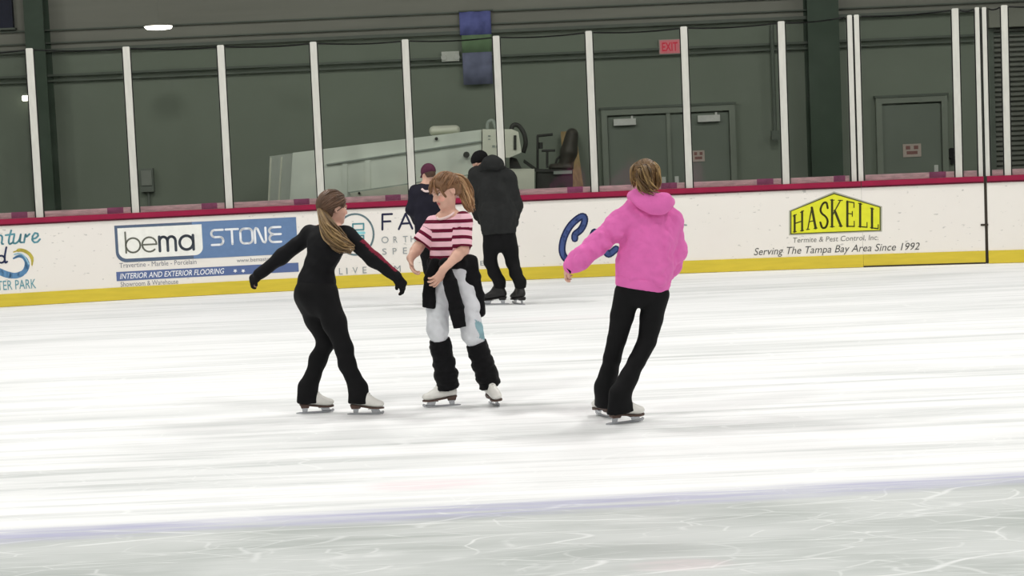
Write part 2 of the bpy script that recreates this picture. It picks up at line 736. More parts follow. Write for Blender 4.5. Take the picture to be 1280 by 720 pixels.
# ------------------------------------------------------------------ large structure: ice, hall shell
WALL_Y = 27.2
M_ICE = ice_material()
M_GLASS = glass_material()
M_BOARD = board_material()
M_WALL = mat('wall_green_grey', (122, 130, 117), 0.75, 0.2, 0.04, 0.5)
M_WALL_UP = mat('wall_upper_liner', (130, 131, 121), 0.8, 0.2, 0.08, 1.2, stretch=(0.3, 1, 4))
M_CONC = mat('concrete', (96, 96, 92), 0.8, 0.2, 0.12, 2)
M_CEIL = mat('ceiling_liner', (120, 122, 118), 0.8, 0.2, 0.05, 1)
M_GIRT = mat('girt_dark', (96, 103, 94), 0.6, 0.2, 0.08, 5)
M_COLUMN = mat('column_green', (62, 76, 63), 0.55, 0.3, 0.12, 3)
M_POST = mat('post_aluminium', (205, 204, 196), 0.45, 0.4, 0.06, 9, stretch=(3, 3, 0.6))
M_YEL = mat('kick_plate_yellow', (214, 192, 62), 0.5, 0.3, 0.06, 5, stretch=(0.6, 1, 5))
M_RED = mat('cap_rail_crimson', (148, 14, 60), 0.4, 0.35, 0.08, 6)
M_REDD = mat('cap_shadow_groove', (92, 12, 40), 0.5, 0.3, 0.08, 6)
M_PINK = mat('sill_pink_grey', (246, 200, 208), 0.5, 0.3, 0.22, 7, stretch=(1, 1, 5))
M_PURP = mat('sill_pad_plum', (178, 92, 136), 0.5, 0.3, 0.15, 14)
M_BLACK = mat('black_rubber', (22, 22, 22), 0.6, 0.3, 0.2, 14)
M_DARKGAP = mat('hinge_dark', (58, 50, 42), 0.6, 0.3, 0.15, 10)
M_DOOR = mat('door_paint', (114, 122, 111), 0.55, 0.3, 0.05, 2)
M_FRAME = mat('door_frame_paint', (126, 133, 121), 0.5, 0.3, 0.05, 3)
M_ALU = mat('brushed_metal', (205, 206, 200), 0.45, 0.5, 0.06, 20)

XL, XR, YN, ZC = -20.0, 20.0, -26.0, 9.0


def grid_floor(name, x0, x1, yfun0, y1fun, m, z=0.0, nx=40):
    xs = np.linspace(x0, x1, nx + 1)
    v, f = [], []
    for x in xs:
        v += [(x, yfun0(x), z), (x, y1fun(x), z)]
    for i in range(nx):
        f.append((2 * i, 2 * i + 2, 2 * i + 3, 2 * i + 1))
    o = mesh_obj(name, v, f, m)
    return tag(o, kind='structure')


def by(x):
    return BD - BC * min(abs(x), 12.0) ** 2


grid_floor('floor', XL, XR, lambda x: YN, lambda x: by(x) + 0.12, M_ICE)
grid_floor('floor_concrete', XL, XR, lambda x: by(x) + 0.12, lambda x: WALL_Y, M_CONC)

# which height on the wall the liner begins
z_lin = float(W(640, 41, WALL_Y)[2])
w = MB().box(XL, WALL_Y, 0, XR, WALL_Y + 0.2, z_lin).build('wall_back', M_WALL)
tag(w, kind='structure')
lin_part = MB().box(XL, WALL_Y - 0.03, z_lin, XR, WALL_Y + 0.2, ZC).build('upper_liner', M_WALL_UP, w)
tag(MB().box(XL - 0.2, YN, 0, XL, WALL_Y, ZC).build('wall_left', M_WALL), kind='structure')
tag(MB().box(XR, YN, 0, XR + 0.2, WALL_Y, ZC).build('wall_right', M_WALL), kind='structure')
tag(MB().box(XL, YN - 0.2, 0, XR, YN, ZC).build('wall_front', M_WALL), kind='structure')
tag(MB().box(XL, YN, ZC, XR, WALL_Y, ZC + 0.2).build('ceiling', M_CEIL), kind='structure')

# horizontal girts and conduits along the back wall (thin dark lines)
for n, (py, hh, dep) in enumerate(((69.5, 0.035, 0.05), (76.5, 0.03, 0.04), (38.5, 0.05, 0.07), (29, 0.02, 0.05), (13, 0.02, 0.05))):
    z = float(W(640, py, WALL_Y)[2])
    tag(MB().box(XL, WALL_Y - dep - 0.03, z - hh / 2, XR, WALL_Y - 0.001, z + hh / 2).build('trim_%d' % (n + 1), M_GIRT),
        kind='structure')


def wall_box(mb, x0, y0, x1, y1, d0, d1):
    """box on the back wall from pixel corners; d0..d1 = how far proud of the wall"""
    a = W(x0, y1, WALL_Y)
    b = W(x1, y0, WALL_Y)
    cz0 = float(W((x0 + x1) / 2, y1, WALL_Y)[2])
    cz1 = float(W((x0 + x1) / 2, y0, WALL_Y)[2])
    return mb.box(a[0], WALL_Y - d1, cz0, b[0], WALL_Y - d0, cz1)


# steel columns (H-section) standing against the wall
def column(px0, px1, label):
    a, b = W(px0, 120, WALL_Y - 0.3)[0], W(px1, 120, WALL_Y - 0.3)[0]
    r = empty('steel_column', ((a + b) / 2, WALL_Y - 0.2, 0), label, 'column')
    hw = (b - a) / 2
    MB().box(-hw, -0.19, 0, hw, -0.165, 8.9).build('flange', M_COLUMN, r)
    MB().box(-hw, 0.165, 0, hw, 0.19, 8.9).build('flange', M_COLUMN, r)
    MB().box(-0.012, -0.165, 0, 0.012, 0.165, 8.9).build('web', M_COLUMN, r)
    m = MB().box(-hw - 0.06, -0.2, 0, hw + 0.06, 0.195, 0.03)
    m.build('base_plate', M_COLUMN, r)


column(38, 62, 'dark green steel column at the left end of the hall wall')
column(1011, 1050, 'dark green steel column between the double doors and the single door')

# ---- double door, single door, roller shutter
def fzb(px, Y=WALL_Y):
    return float(W(px, 120, Y)[0])


def door(n, x0, x1, ytop, leaves, closers, closer_px):
    a, b = fzb(x0), fzb(x1)
    zt = float(W((x0 + x1) / 2, ytop, WALL_Y)[2])
    r = empty('door_%d' % n, ((a + b) / 2, WALL_Y, 0), kind='structure')
    hw = (b - a) / 2
    fw = 0.09
    MB().box(-hw, -0.10, 0, -hw + fw, -0.001, zt - fw).build('door_jamb', M_FRAME, r)
    MB().box(hw - fw, -0.10, 0, hw, -0.001, zt - fw).build('door_jamb', M_FRAME, r)
    MB().box(-hw, -0.10, zt - fw, hw, -0.001, zt).build('door_head', M_FRAME, r)
    MB().box(-hw - 0.02, -0.115, zt, hw + 0.02, -0.001, zt + 0.035).build('drip_cap', M_GIRT, r)
    inner = 2 * (hw - fw)
    lw = inner / leaves
    for i in range(leaves):
        x = -hw + fw + i * lw
        lf = MB().box(x + 0.008, -0.055, 0.01, x + lw - 0.008, -0.004, zt - fw - 0.025).build('door_leaf', M_DOOR, r)
        if closers:
            cx = fzb(closer_px[i]) - (a + b) / 2
            cl = MB().box(cx - 0.17, -0.13, zt - fw - 0.16, cx + 0.17, -0.056, zt - fw - 0.06)
            cl.box(cx + 0.10, -0.11, zt - fw - 0.06, cx + 0.13, -0.08, zt - fw - 0.02)
            cl.build('door_closer', M_ALU, lf)
        hx = x + (lw - 0.1 if i == 0 else 0.1)
        MB().box(hx - 0.03, -0.075, 0.95, hx + 0.03, -0.056, 1.2).tube(
            [(hx, -0.075, 1.05), (hx, -0.12, 1.05), (hx - 0.1, -0.12, 1.05)], 0.012, 8).build('door_handle', M_ALU, lf)
    if leaves == 2:
        MB().box(-0.03, -0.085, 0, 0.03, -0.056, zt - fw).build('mullion', M_FRAME, r)
    return r


door(1, 750, 917, 134, 2, True, (779, 884))
door(2, 1093, 1182, 121, 1, False, ())
# roller shutter
a, b = fzb(1233), fzb(1400)
zt = float(W(1300, 33, WALL_Y)[2])
sh = empty('door_3', ((a + b) / 2, WALL_Y, 0), kind='structure')
hw = (b - a) / 2
M_SHUT = mat('shutter_slats', (112, 114, 106), 0.5, 0.4, 0.06, 6)
nsl = int(zt / 0.075)
v, f = [], []
for i in range(nsl):
    z0 = i * zt / nsl
    z1 = (i + 1) * zt / nsl
    prof = [(-0.03, z0), (-0.075, z0 + 0.02), (-0.075, z1 - 0.02), (-0.03, z1 - 0.003)]
    k = len(v)
    for y, z in prof:
        v += [(-hw + 0.1, y, z), (hw - 0.1, y, z)]
    for j in range(3):
        f.append((k + 2 * j, k + 2 * j + 1, k + 2 * j + 3, k + 2 * j + 2))
tag(mesh_obj('slat_curtain', v, f, M_SHUT, sh), kind='stuff')
MB().box(-hw, -0.12, 0, -hw + 0.1, -0.001, zt).build('guide_rail', M_GIRT, sh)
MB().box(hw - 0.1, -0.12, 0, hw, -0.001, zt).build('guide_rail', M_GIRT, sh)
MB().box(-hw, -0.25, zt, hw, -0.001, zt + 0.3).build('shutter_hood', M_WALL_UP, sh)

# ---- things on the wall
def text_mesh(body, shear=0.0, bold=0.0):
    cu = bpy.data.curves.new('lettering', 'FONT')
    cu.body = body
    cu.size = 1
    cu.shear = shear
    cu.offset = bold
    cu.resolution_u = 3
    ob = bpy.data.objects.new('lettering', cu)
    COL.objects.link(ob)
    bpy.context.view_layer.update()
    me = ob.to_mesh()
    v = np.array([tuple(q.co)[:2] for q in me.vertices])
    f = [tuple(p.vertices) for p in me.polygons]
    ob.to_mesh_clear()
    bpy.data.objects.remove(ob)
    bpy.data.curves.remove(cu)
    v = v - v.min(0)
    v = v / v.max(0)
    return v, f


r = empty('exit_sign', (*W(837, 59, WALL_Y - 0.05)[:2], W(837, 68, WALL_Y)[2]),
          'pink lit exit sign with red letters high above the double doors', 'exit sign')
M_SIGN = mat('sign_housing', (170, 160, 152), 0.5, 0.3, 0.05)
MB().box(-0.165, -0.03, 0, 0.165, 0.045, 0.225).build('housing', M_SIGN, r)
fc = MB().box(-0.15, -0.036, 0.012, 0.15, -0.0305, 0.213).build('sign_face', mat('exit_face', (214, 120, 128), 0.5, 0.3, 0.05, emit=0.12), r)
tv, tf = text_mesh('EXIT', bold=0.02)
mesh_obj('lettering', [(-0.12 + x * 0.24, -0.0375, 0.045 + y * 0.135) for x, y in tv], tf,
         mat('exit_red', (205, 48, 70), 0.5, 0.3, 0.03, emit=0.25), fc)

r = empty('emergency_light', (*W(563, 70, WALL_Y - 0.05)[:2], W(563, 77, WALL_Y)[2]),
          'small pale grey emergency light unit on the wall beside the blue painted reflection', 'emergency light')
MB().box(-0.135, -0.04, 0, 0.135, 0.045, 0.15).build('housing', mat('emergency_grey', (196, 198, 190), 0.5, 0.3, 0.05), r)
for sx in (-0.1, 0.1):
    MB().tube([(sx, -0.04, 0.07), (sx, -0.07, 0.06)], (0.035, 0.045), 10).build('lamp_head', M_ALU, r)


def notice(px, py, w, h, label):
    p = W(px, py, WALL_Y - 0.062)
    r = empty('notice_sign', p, label, 'sign')
    MB().box(-w / 2, -0.004, -h / 2, w / 2, 0.004, h / 2).build('sheet', mat('notice_paper', (186, 172, 162), 0.7, 0.2, 0.04), r)
    m = MB()
    for (x0, z0, x1, z1) in ((-.34, .08, -.10, .36), (.10, .08, .34, .36), (-.30, -.3, .30, -.05)):
        m.box(x0 * w, -0.0055, z0 * h, x1 * w, -0.0042, z1 * h)
    m.build('print', mat('notice_print', (140, 100, 96), 0.7, 0.2, 0.1, 40), r)


notice(873, 195, 0.19, 0.17, 'small pale notice sheet on the right leaf of the double doors')
notice(1140, 188, 0.28, 0.20, 'small pale notice sheet on the single grey door')

# electrical box, conduit, pull station
p = W(184, 226, WALL_Y - 0.07)
r = empty('electrical_box', (p[0], WALL_Y, p[2] - 0.17), 'grey electrical box with a switch cover low on the left wall', 'electrical box')
m_eb = mat('electrical_grey', (112, 118, 110), 0.5, 0.3, 0.06)
MB().box(-0.10, -0.10, 0.0, 0.10, -0.001, 0.36).build('housing', m_eb, r)
MB().box(-0.08, -0.118, 0.1, 0.08, -0.1005, 0.33).build('cover', mat('electrical_cover', (136, 140, 132), 0.5, 0.3, 0.06), r)
MB().tube([(0, -0.03, 0.0), (0, -0.03, -0.9)], 0.02, 8).build('conduit', m_eb, r)
p = W(963, 40, WALL_Y)
r = tag(MB().tube([(0, 0, 0), (0, 0, 1.62)], 0.032, 10).box(-0.06, -0.05, -0.12, 0.06, 0.03, 0.02).build(
    'conduit_pipe', M_GIRT),
    'thin dark vertical conduit pipe right of the double doors', 'pipe')
r.location = (p[0], WALL_Y - 0.14, W(963, 165, WALL_Y)[2])
p = W(1191, 192, WALL_Y - 0.05)
r = empty('alarm_bell', (p[0], WALL_Y, p[2]), 'small round black alarm bell beside the single door', 'alarm')
MB().tube([(0, -0.001, 0), (0, -0.05, 0)], (0.09, 0.08), 14).build('bell_dome', M_BLACK, r)
MB().box(-0.03, -0.04, -0.16, 0.03, -0.001, -0.07).build('bell_base', M_BLACK, r)

# blue and green reflection painted as strips on the wall; navy board
r = empty('painted_reflection', (W(594, 60, WALL_Y)[0], WALL_Y - 0.115, W(593, 106, WALL_Y)[2]),
          'faded blue and green painted reflection high on the wall', 'painted_reflection')
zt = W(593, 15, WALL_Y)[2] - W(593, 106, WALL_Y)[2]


def reflection_strip(name, z0, z1, x0, x1, m, y=0.0):
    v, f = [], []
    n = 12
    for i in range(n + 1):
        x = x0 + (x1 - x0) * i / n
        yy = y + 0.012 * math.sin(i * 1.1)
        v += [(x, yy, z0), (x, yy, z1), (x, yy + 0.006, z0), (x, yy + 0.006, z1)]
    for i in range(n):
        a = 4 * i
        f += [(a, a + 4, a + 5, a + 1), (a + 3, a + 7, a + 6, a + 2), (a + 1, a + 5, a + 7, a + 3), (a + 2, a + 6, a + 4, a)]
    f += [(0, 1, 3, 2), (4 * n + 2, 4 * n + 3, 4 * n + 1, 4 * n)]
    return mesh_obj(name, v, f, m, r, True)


reflection_strip('upper_field', zt * 0.68, zt, -0.22, 0.26, mat('reflection_blue', (100, 106, 160), 0.8, 0.1, 0.25, 5))
reflection_strip('middle_band', zt * 0.44, zt * 0.68, -0.2, 0.26, mat('reflection_green', (108, 132, 100), 0.8, 0.1, 0.10, 5))
reflection_strip('lower_field', 0.0, zt * 0.44, -0.2, 0.25, mat('reflection_lilac', (114, 118, 142), 0.8, 0.1, 0.22, 5))
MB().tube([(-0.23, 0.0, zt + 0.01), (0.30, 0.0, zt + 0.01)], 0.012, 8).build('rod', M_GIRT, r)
p = W(2, 20, WALL_Y - 0.1)
r = empty('scoreboard', (p[0], WALL_Y - 0.02, W(2, 36, WALL_Y)[2]), 'dark navy board hanging in the upper left corner of the wall', 'board')
MB().box(-0.75, -0.1, 0, 0.17, -0.015, 0.9).build('panel', mat('navy_panel', (26, 30, 48), 0.5, 0.3, 0.1), r)
MB().box(-0.78, -0.11, -0.03, 0.20, -0.0, -0.001).build('frame_bar', M_GIRT, r)
MB().box(-0.78, -0.11, 0.901, 0.20, -0.0, 0.93).build('frame_bar', M_GIRT, r)


# lamps seen in the hall
def hall_lamp(px, py, Y, rad, label, name):
    p = W(px, py, Y)
    r = empty(name, p, label, 'lamp')
    v, f = tube([(0, 0, 0.0), (0, 0, 0.015), (0, 0, 0.03), (0, 0, 0.045)], (rad, rad, rad * 0.7, 0.05), 20)
    mesh_obj('lamp_shade', v, f, M_WALL_UP, r, True)
    v, f = tube([(0, 0, -0.045), (0, 0, -0.035), (0, 0, -0.002)], (rad * 0.5, rad * 0.85, rad * 0.97), 20)
    mesh_obj('lens', v, f, mat('lamp_glow', (255, 250, 235), 0.4, 0.3, 0.01, emit=6.0), r, True)
    MB().tube([(0, 0, 0.045), (0, 0, ZC - p[2] - 0.02)], 0.006, 6).build('hanger_rod', M_WALL_UP, r)


hall_lamp(198, 33, 25.6, 0.21, 'round glowing ceiling lamp hanging above the glass near the left', 'pendant_lamp')
p = W(35, 122, WALL_Y - 0.05)
r = empty('wall_lamp', (p[0], WALL_Y, p[2]), 'small glowing wall lamp near the left steel column', 'lamp')
MB().box(-0.07, -0.09, -0.02, 0.07, -0.001, 0.08).build('housing', M_GIRT, r)
MB().hexa([(-0.07, -0.13, -0.035), (0.07, -0.13, -0.035), (0.07, -0.09, -0.05), (-0.07, -0.09, -0.05),
           (-0.07, -0.13, 0.01), (0.07, -0.13, 0.01), (0.07, -0.09, 0.03), (-0.07, -0.09, 0.03)]).build(
    'lens', mat('lamp_glow', (255, 250, 235)), r)

# ------------------------------------------------------------------ rink barrier: boards, rails, posts, glass
Z_KICK, Z_BOARD, Z_CAP, Z_SILL = 0.165, 1.02, 1.105, 1.18


def bstrip(name, u0, u1, z0, z1, o0, o1, m, parent, n=None, org=None):
    """curved solid strip on the barrier from u0..u1, z0..z1, offsets o0 (front) .. o1 (back)"""
    n = n or max(1, int(abs(u1 - u0) / 0.1))
    v, f = [], []
    for i in range(n + 1):
        u = u0 + (u1 - u0) * i / n
        v += [bpt(u, z0, o0), bpt(u, z1, o0), bpt(u, z1, o1), bpt(u, z0, o1)]
    for i in range(n):
        a = 4 * i
        for j in range(4):
            k = (j + 1) % 4
            f.append((a + j, a + 4 + j, a + 4 + k, a + k))
    f += [(0, 1, 2, 3), (4 * n + 3, 4 * n + 2, 4 * n + 1, 4 * n)]
    return mesh_obj(name, np.array(v) - np.array(org), f, m, parent)


def bu(px, py):
    return float(BU(px, py)[0])


# post foot pixels (x at the foot, y at the foot), top y
POSTS = [(-190, 286, 71), (-70, 281, 66), (50, 275, 60), (170, 271, 58), (287, 265, 56), (402, 260, 52), (516, 255, 49), (629, 250, 44.5),
         (744, 245, 38.5), (862, 240, 33), (983, 234, 26.5)]
GATE_P = [(1073, 229, 18.5), (1199, 222, 10.5), (1227.5, 221, 9)]
RIGHT_P = [(1235, 221, 9), (1260, 219, 6.5), (1380, 213, 1), (1500, 208, -4)]
U_G0, U_G1 = bu(1078.5, 300), bu(1231.5, 300)
U_L, U_R = -8.6, 8.6


def posts_of(lst):
    out = []
    for x, y, yt in lst:
        u, z = BU(x, y)
        out.append((float(u), float(BU(x - (y - yt) * 0.04, yt)[1])))
    return out


def section(root, u0, u1, posts, wid0, panes_u, seams):
    org = np.array(root.location)
    g = 0.006
    us = [u0] + seams + [u1]
    for i in range(len(us) - 1):
        bstrip('board_panel', us[i] + 0.0008, us[i + 1] - 0.0008, Z_KICK, Z_BOARD, 0.0, -0.05, M_BOARD, root, None, org)
        bstrip('kick_plate', us[i] + 0.0008, us[i + 1] - 0.0008, 0.004, Z_KICK, 0.012, -0.05, M_YEL, root, None, org)
    bstrip('cap_rail', u0 + 0.003, u1 - 0.003, Z_BOARD + 0.022, Z_CAP, 0.03, -0.105, M_RED, root, None, org)
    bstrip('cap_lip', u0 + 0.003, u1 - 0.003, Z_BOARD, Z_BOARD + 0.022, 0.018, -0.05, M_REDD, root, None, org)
    bstrip('back_frame', u0 + 0.01, u1 - 0.01, 0.01, Z_BOARD, -0.09, -0.055, M_CONC, root, None, org)
    wid = wid0
    for (u, zt, *ww) in posts:
        h = (ww[0] if ww else wid) / 2
        v = []
        for z in (Z_CAP, zt - 0.01, zt):
            s_ = 1.0 if z < zt else 0.8
            v += [bpt(u - h * s_, z, -0.012), bpt(u + h * s_, z, -0.012), bpt(u + h * s_, z, -0.085), bpt(u - h * s_, z, -0.085)]
        f = []
        for i in (0, 4):
            for j in range(4):
                k = (j + 1) % 4
                f.append((i + j, i + k, i + 4 + k, i + 4 + j))
        f += [(3, 2, 1, 0), (8, 9, 10, 11)]
        po = mesh_obj('support_post', np.array(v) - org, f, M_POST, root)
        # dark gasket strips beside the post face
        for sgn in (-1, 1):
            q = []
            for z in (Z_CAP + 0.001, zt - 0.02):
                a0, a1 = u + sgn * (h + 0.002), u + sgn * (h + 0.014)
                q += [bpt(a0, z, -0.03), bpt(a1, z, -0.03), bpt(a1, z, -0.07), bpt(a0, z, -0.07)]
            mb = MB()
            mb.hexa(q)
            mesh_obj('gasket', np.array(mb.v) - org, mb.f, M_BLACK, po)
    for (a, b, za, zb) in panes_u:
        a2, b2 = a + wid / 2 + 0.016, b - wid / 2 - 0.016
        v = []
        for u, zz in ((a2, za), (b2, zb)):
            v += [bpt(u, Z_CAP + 0.002, -0.044), bpt(u, zz - 0.03, -0.044), bpt(u, zz - 0.03, -0.056), bpt(u, Z_CAP + 0.002, -0.056)]
        mb = MB()
        f = [(0, 1, 2, 3), (7, 6, 5, 4)] + [(j, j + 4, (j + 1) % 4 + 4, (j + 1) % 4) for j in range(4)]
        pn = mesh_obj('glass_pane', np.array(v) - org, f, M_GLASS, root)
        # dark edge seal along the top, sagging a little
        path = []
        for t in np.linspace(0, 1, 9):
            path.append(bpt(a2 + (b2 - a2) * t, za + (zb - za) * t - 0.022 - 0.02 * (1 - (2 * t - 1) ** 2), -0.05) - org)
        MB().tube(path, 0.009, 6).build('edge_seal', M_BLACK, pn)
        # sill strip behind the cap with a plum pad
        sl = bstrip('sill_strip', a2, b2, Z_CAP + 0.001, Z_SILL, -0.06, -0.10, M_PINK, root, 6, org)
        if b - a > 0.6:
            pu = b - 0.30 * (b - a)
            bstrip('sill_pad', pu, pu + 0.17 * (b - a), Z_CAP + 0.004, Z_SILL + 0.004, -0.0585, -0.0598, M_PURP, sl, 1, org)


lp = posts_of(POSTS)
gp = posts_of(GATE_P)
rp = posts_of(RIGHT_P)
rp[0] = (rp[0][0], rp[0][1], 0.05)
barrier = empty('rink_barrier', bpt(0, 0), 'long white rink boards with yellow kick plate, crimson rail and tall glass', 'barrier')
pz = [(lp[i][0], lp[i + 1][0], lp[i][1], lp[i + 1][1]) for i in range(len(lp) - 1)]
u_edge = bu(1068, 229)
section(barrier, U_L, U_G0 - 0.001, lp + [(u_edge, gp[0][1], 0.06)], 0.085,
        pz + [(lp[-1][0], u_edge, lp[-1][1], gp[0][1])], [bu(1020, 300) - 12 * 0 + 0] if False else [])
gate = empty('rink_gate', bpt((U_G0 + U_G1) / 2, 0), 'white rink gate section under the right side of the termite advert', 'gate')
g0 = bu(1076.5, 229)
section(gate, U_G0, U_G1, [(g0, gp[0][1], 0.06), gp[1], (gp[2][0] - 0.012, gp[2][1], 0.05)], 0.08,
        [(g0, gp[1][0], gp[0][1], gp[1][1]), (gp[1][0], gp[2][0], gp[1][1], gp[2][1])], [])
bend = empty('rink_barrier', bpt((U_G1 + U_R) / 2, 0), 'white rink boards with glass at the far right beyond the dark gate gap', 'barrier')
section(bend, U_G1 + 0.035, U_R, rp, 0.075, [(rp[i][0], rp[i + 1][0], rp[i][1], rp[i + 1][1]) for i in range(len(rp) - 1)], [])
org = np.array(gate.location)
bstrip('hinge_post', U_G1 + 0.002, U_G1 + 0.032, 0.01, Z_CAP, -0.015, -0.06, M_DARKGAP, gate, 1, org)
bstrip('threshold', U_G0, U_G1, 0.001, 0.02, 0.016, 0.0125, M_DARKGAP, gate, 3, org)
q = BU(1231, 281)
bstrip('latch', U_G1 - 0.05, U_G1 + 0.04, float(q[1]) - 0.012, float(q[1]) + 0.012, 0.012, 0.001, M_DARKGAP, gate, 1, org)

# ------------------------------------------------------------------ adverts printed on the boards
OFF = 0.0025


def ribbons(lines, wid, close=False):
    """flat strokes: polylines in 2d -> verts, faces"""
    v, f = [], []
    for ln in lines:
        ln = [np.array(p[:2], float) for p in ln]
        ws = wid if isinstance(wid, (list, tuple)) else [wid] * len(ln)
        for i in range(len(ln) - 1):
            a, b = ln[i], ln[i + 1]
            d = b - a
            L = np.linalg.norm(d)
            if L < 1e-9:
                continue
            nn = np.array((-d[1], d[0])) / L
            k = len(v)
            wa, wb = ws[min(i, len(ws) - 1)] / 2, ws[min(i + 1, len(ws) - 1)] / 2
            v += [a - nn * wa, b - nn * wb, b + nn * wb, a + nn * wa]
            f.append((k, k + 1, k + 2, k + 3))
        for i, p in enumerate(ln):
            k = len(v)
            r_ = ws[min(i, len(ws) - 1)] / 2
            v += [p + r_ * np.array((math.cos(t), math.sin(t))) for t in np.arange(8) * math.pi / 4]
            f.append(tuple(range(k, k + 8)))
    return np.array(v), f


def arc(cx, cy, rx, ry, a0, a1, n=14):
    return [(cx + rx * math.cos(math.radians(t)), cy + ry * math.sin(math.radians(t))) for t in np.linspace(a0, a1, n)]


def print_uz(name, v2, faces, m, parent, off, org):
    """flat print wrapped onto the curved boards: sliced upright so that it follows the curve"""
    bm = bmesh.new()
    vs = [bm.verts.new((float(u), 0.0, float(z))) for u, z in v2]
    for f in faces:
        try:
            bm.faces.new([vs[i] for i in f])
        except ValueError:
            pass
    us = [float(p[0]) for p in v2]
    u = math.floor(min(us) / 0.1) * 0.1 + 0.1
    while u < max(us):
        bmesh.ops.bisect_plane(bm, geom=bm.verts[:] + bm.edges[:] + bm.faces[:], plane_co=(u, 0, 0), plane_no=(1, 0, 0), dist=1e-6)
        u += 0.1
    bm.verts.index_update()
    v = [bpt(p.co.x, p.co.z, off) - org for p in bm.verts]
    f = [[q.index for q in fc.verts] for fc in bm.faces]
    bm.free()
    return mesh_obj(name, v, f, m, parent)


def advert(root, px, py, name='advert'):
    """an advert sheet is a part of the boards; its lettering are sub-parts"""
    return root


def ink(name, rgb):
    return mat('ink_' + name, rgb, 0.5, 0.25, 0.04, 15)


def strokes_px(name, lines_px, wid_px, m, parent, org, off=OFF):
    lines = [[BU(*p) for p in ln] for ln in lines_px]
    wv = [w_ / 97.5 for w_ in wid_px] if isinstance(wid_px, (list, tuple)) else wid_px / 97.5
    v, f = ribbons(lines, wv)
    return print_uz(name, v, f, m, parent, off, org)


def poly_px(name, pts, m, parent, org, off=OFF):
    v = [BU(*p) for p in pts]
    return print_uz(name, v, [tuple(range(len(v)))], m, parent, off, org)


def small_tag(o):
    if o.name.startswith('small_print'):
        o['kind'] = 'stuff'
    return o


def text_px(name, body, x0, yb, x1, h, m, parent, org, off=OFF * 2, shear=0.0, bold=0.0):
    """text with its baseline from (x0, yb) to x1, h pixels tall (tallest glyph to lowest)"""
    tv, tf = text_mesh(body, shear, bold)
    u0, z0 = BU(x0, yb)
    u1, _ = BU(x1, yb)
    v = np.stack([u0 + tv[:, 0] * (u1 - u0), z0 + tv[:, 1] * h / 97.5], 1)
    return small_tag(print_uz(name, v, tf, m, parent, off, org))


ORG = np.array(barrier.location)
# --- water park advert at the far left
teal = ink('teal', (98, 156, 170))
navy = ink('navy', (48, 58, 96))
adv = strokes_px('water_park_advert', [spline([(-14, 336), (-4, 338), (8, 343), (20, 344.5), (30, 340), (34, 331), (31, 323), (24, 320), (17, 323)], 30)],
                 [3, 4, 6, 7, 8, 8, 8, 8, 8, 7.5, 7, 7, 7, 7, 6, 6, 6, 6, 6, 5.5, 5, 5, 4.5, 4, 4, 3.5, 3, 3, 2.5, 2], ink('wave_blue', (96, 142, 184)), barrier, ORG)
strokes_px('swirl', [spline([(17, 315), (26, 312.5), (35, 316), (40, 323), (40, 332)], 20)], [1.5] * 3 + [4] * 12 + [3, 3, 2, 2, 1],
           ink('swirl_yellow', (206, 190, 84)), adv, ORG, OFF * 1.5)
strokes_px('swirl', [spline([(18, 318), (25, 317), (31, 321), (36, 330)], 12)], 1.6, ink('swirl_sky', (160, 206, 226)), adv, ORG, OFF * 1.7)
# script letters: n t u r e
scr = [[(-6, 306), (-3, 296), (1, 294), (3, 297), (2, 304), (4, 305)],
       [(14, 288), (11, 300), (12, 305), (16, 303)], [(7, 294), (18, 292.5)],
       [(18, 294), (16.5, 303), (20, 304), (24, 300), (26, 293)], [(26, 293), (25, 302), (28, 303)],
       [(30, 303), (32, 293), (33, 296), (37, 292.5)],
       [(40, 299), (46, 297), (48, 293), (44, 291), (40.5, 296), (41, 302), (46, 303), (50, 299)]]
strokes_px('lettering', [spline(l, 10) if len(l) > 2 else l for l in scr], 2.2, teal, adv, ORG)
strokes_px('lettering', [spline([(8, 309), (6, 320), (6.5, 328), (9, 327)], 8), arc(1.5, 324, 4.5, 4.5, 0, 360)], 2.2, navy, adv, ORG, OFF * 2.5)
text_px('lettering', 'TER PARK', -3, 363, 45.5, 11.5, teal, adv, ORG)

# --- stone advert
blue = ink('stone_blue', (104, 132, 172))
slate = ink('stone_slate', (88, 104, 128))
u0, z0 = BU(145.5, 328)
u1, z1 = BU(370, 272)
zt_, zb_ = BU(146, 282)[1], BU(146, 328.5)[1]


def round_rect(u0, z0, u1, z1, r, corners):
    pts = []
    for (cx, cz, a, key) in ((u0, z0, 180, 'bl'), (u1, z0, 270, 'br'), (u1, z1, 0, 'tr'), (u0, z1, 90, 'tl')):
        if key in corners:
            ox = r if cx == u0 else -r
            oz = r if cz == z0 else -r
            pts += arc(cx + ox, cz + oz, r, r, a, a + 90, 8)
        else:
            pts.append((cx, cz))
    return pts


def uv_poly(name, pts, m, parent, off):
    return print_uz(name, pts, [tuple(range(len(pts)))], m, parent, off, ORG)


um = BU(253, 300)[0]
adv = uv_poly('stone_advert', round_rect(u0, zb_, um + 0.05, zt_, 0.13, ('bl',)), slate, barrier, OFF)
uv_poly('blue_field', [(um - 0.12, zb_), (u1, zb_), (u1, zt_), (um - 0.12, zt_)], blue, adv, OFF * 1.4)
uv_poly('white_field', round_rect(u0 + 0.035, zb_ + 0.045, um, zt_ - 0.035, 0.10, ('bl', 'br')), ink('field_white', (242, 242, 236)), adv, OFF * 1.8)
grey = ink('grey_letter', (112, 114, 104))
dark = ink('dark_letter', (66, 72, 82))
zl, xh = zb_ + 0.12, 0.185
ub = BU(157.5, 310)[0]
pw = xh * 0.96


def at2(x, y, lines):
    return [[(x + p[0] * pw, y + p[1] * xh) for p in ln] for ln in lines]


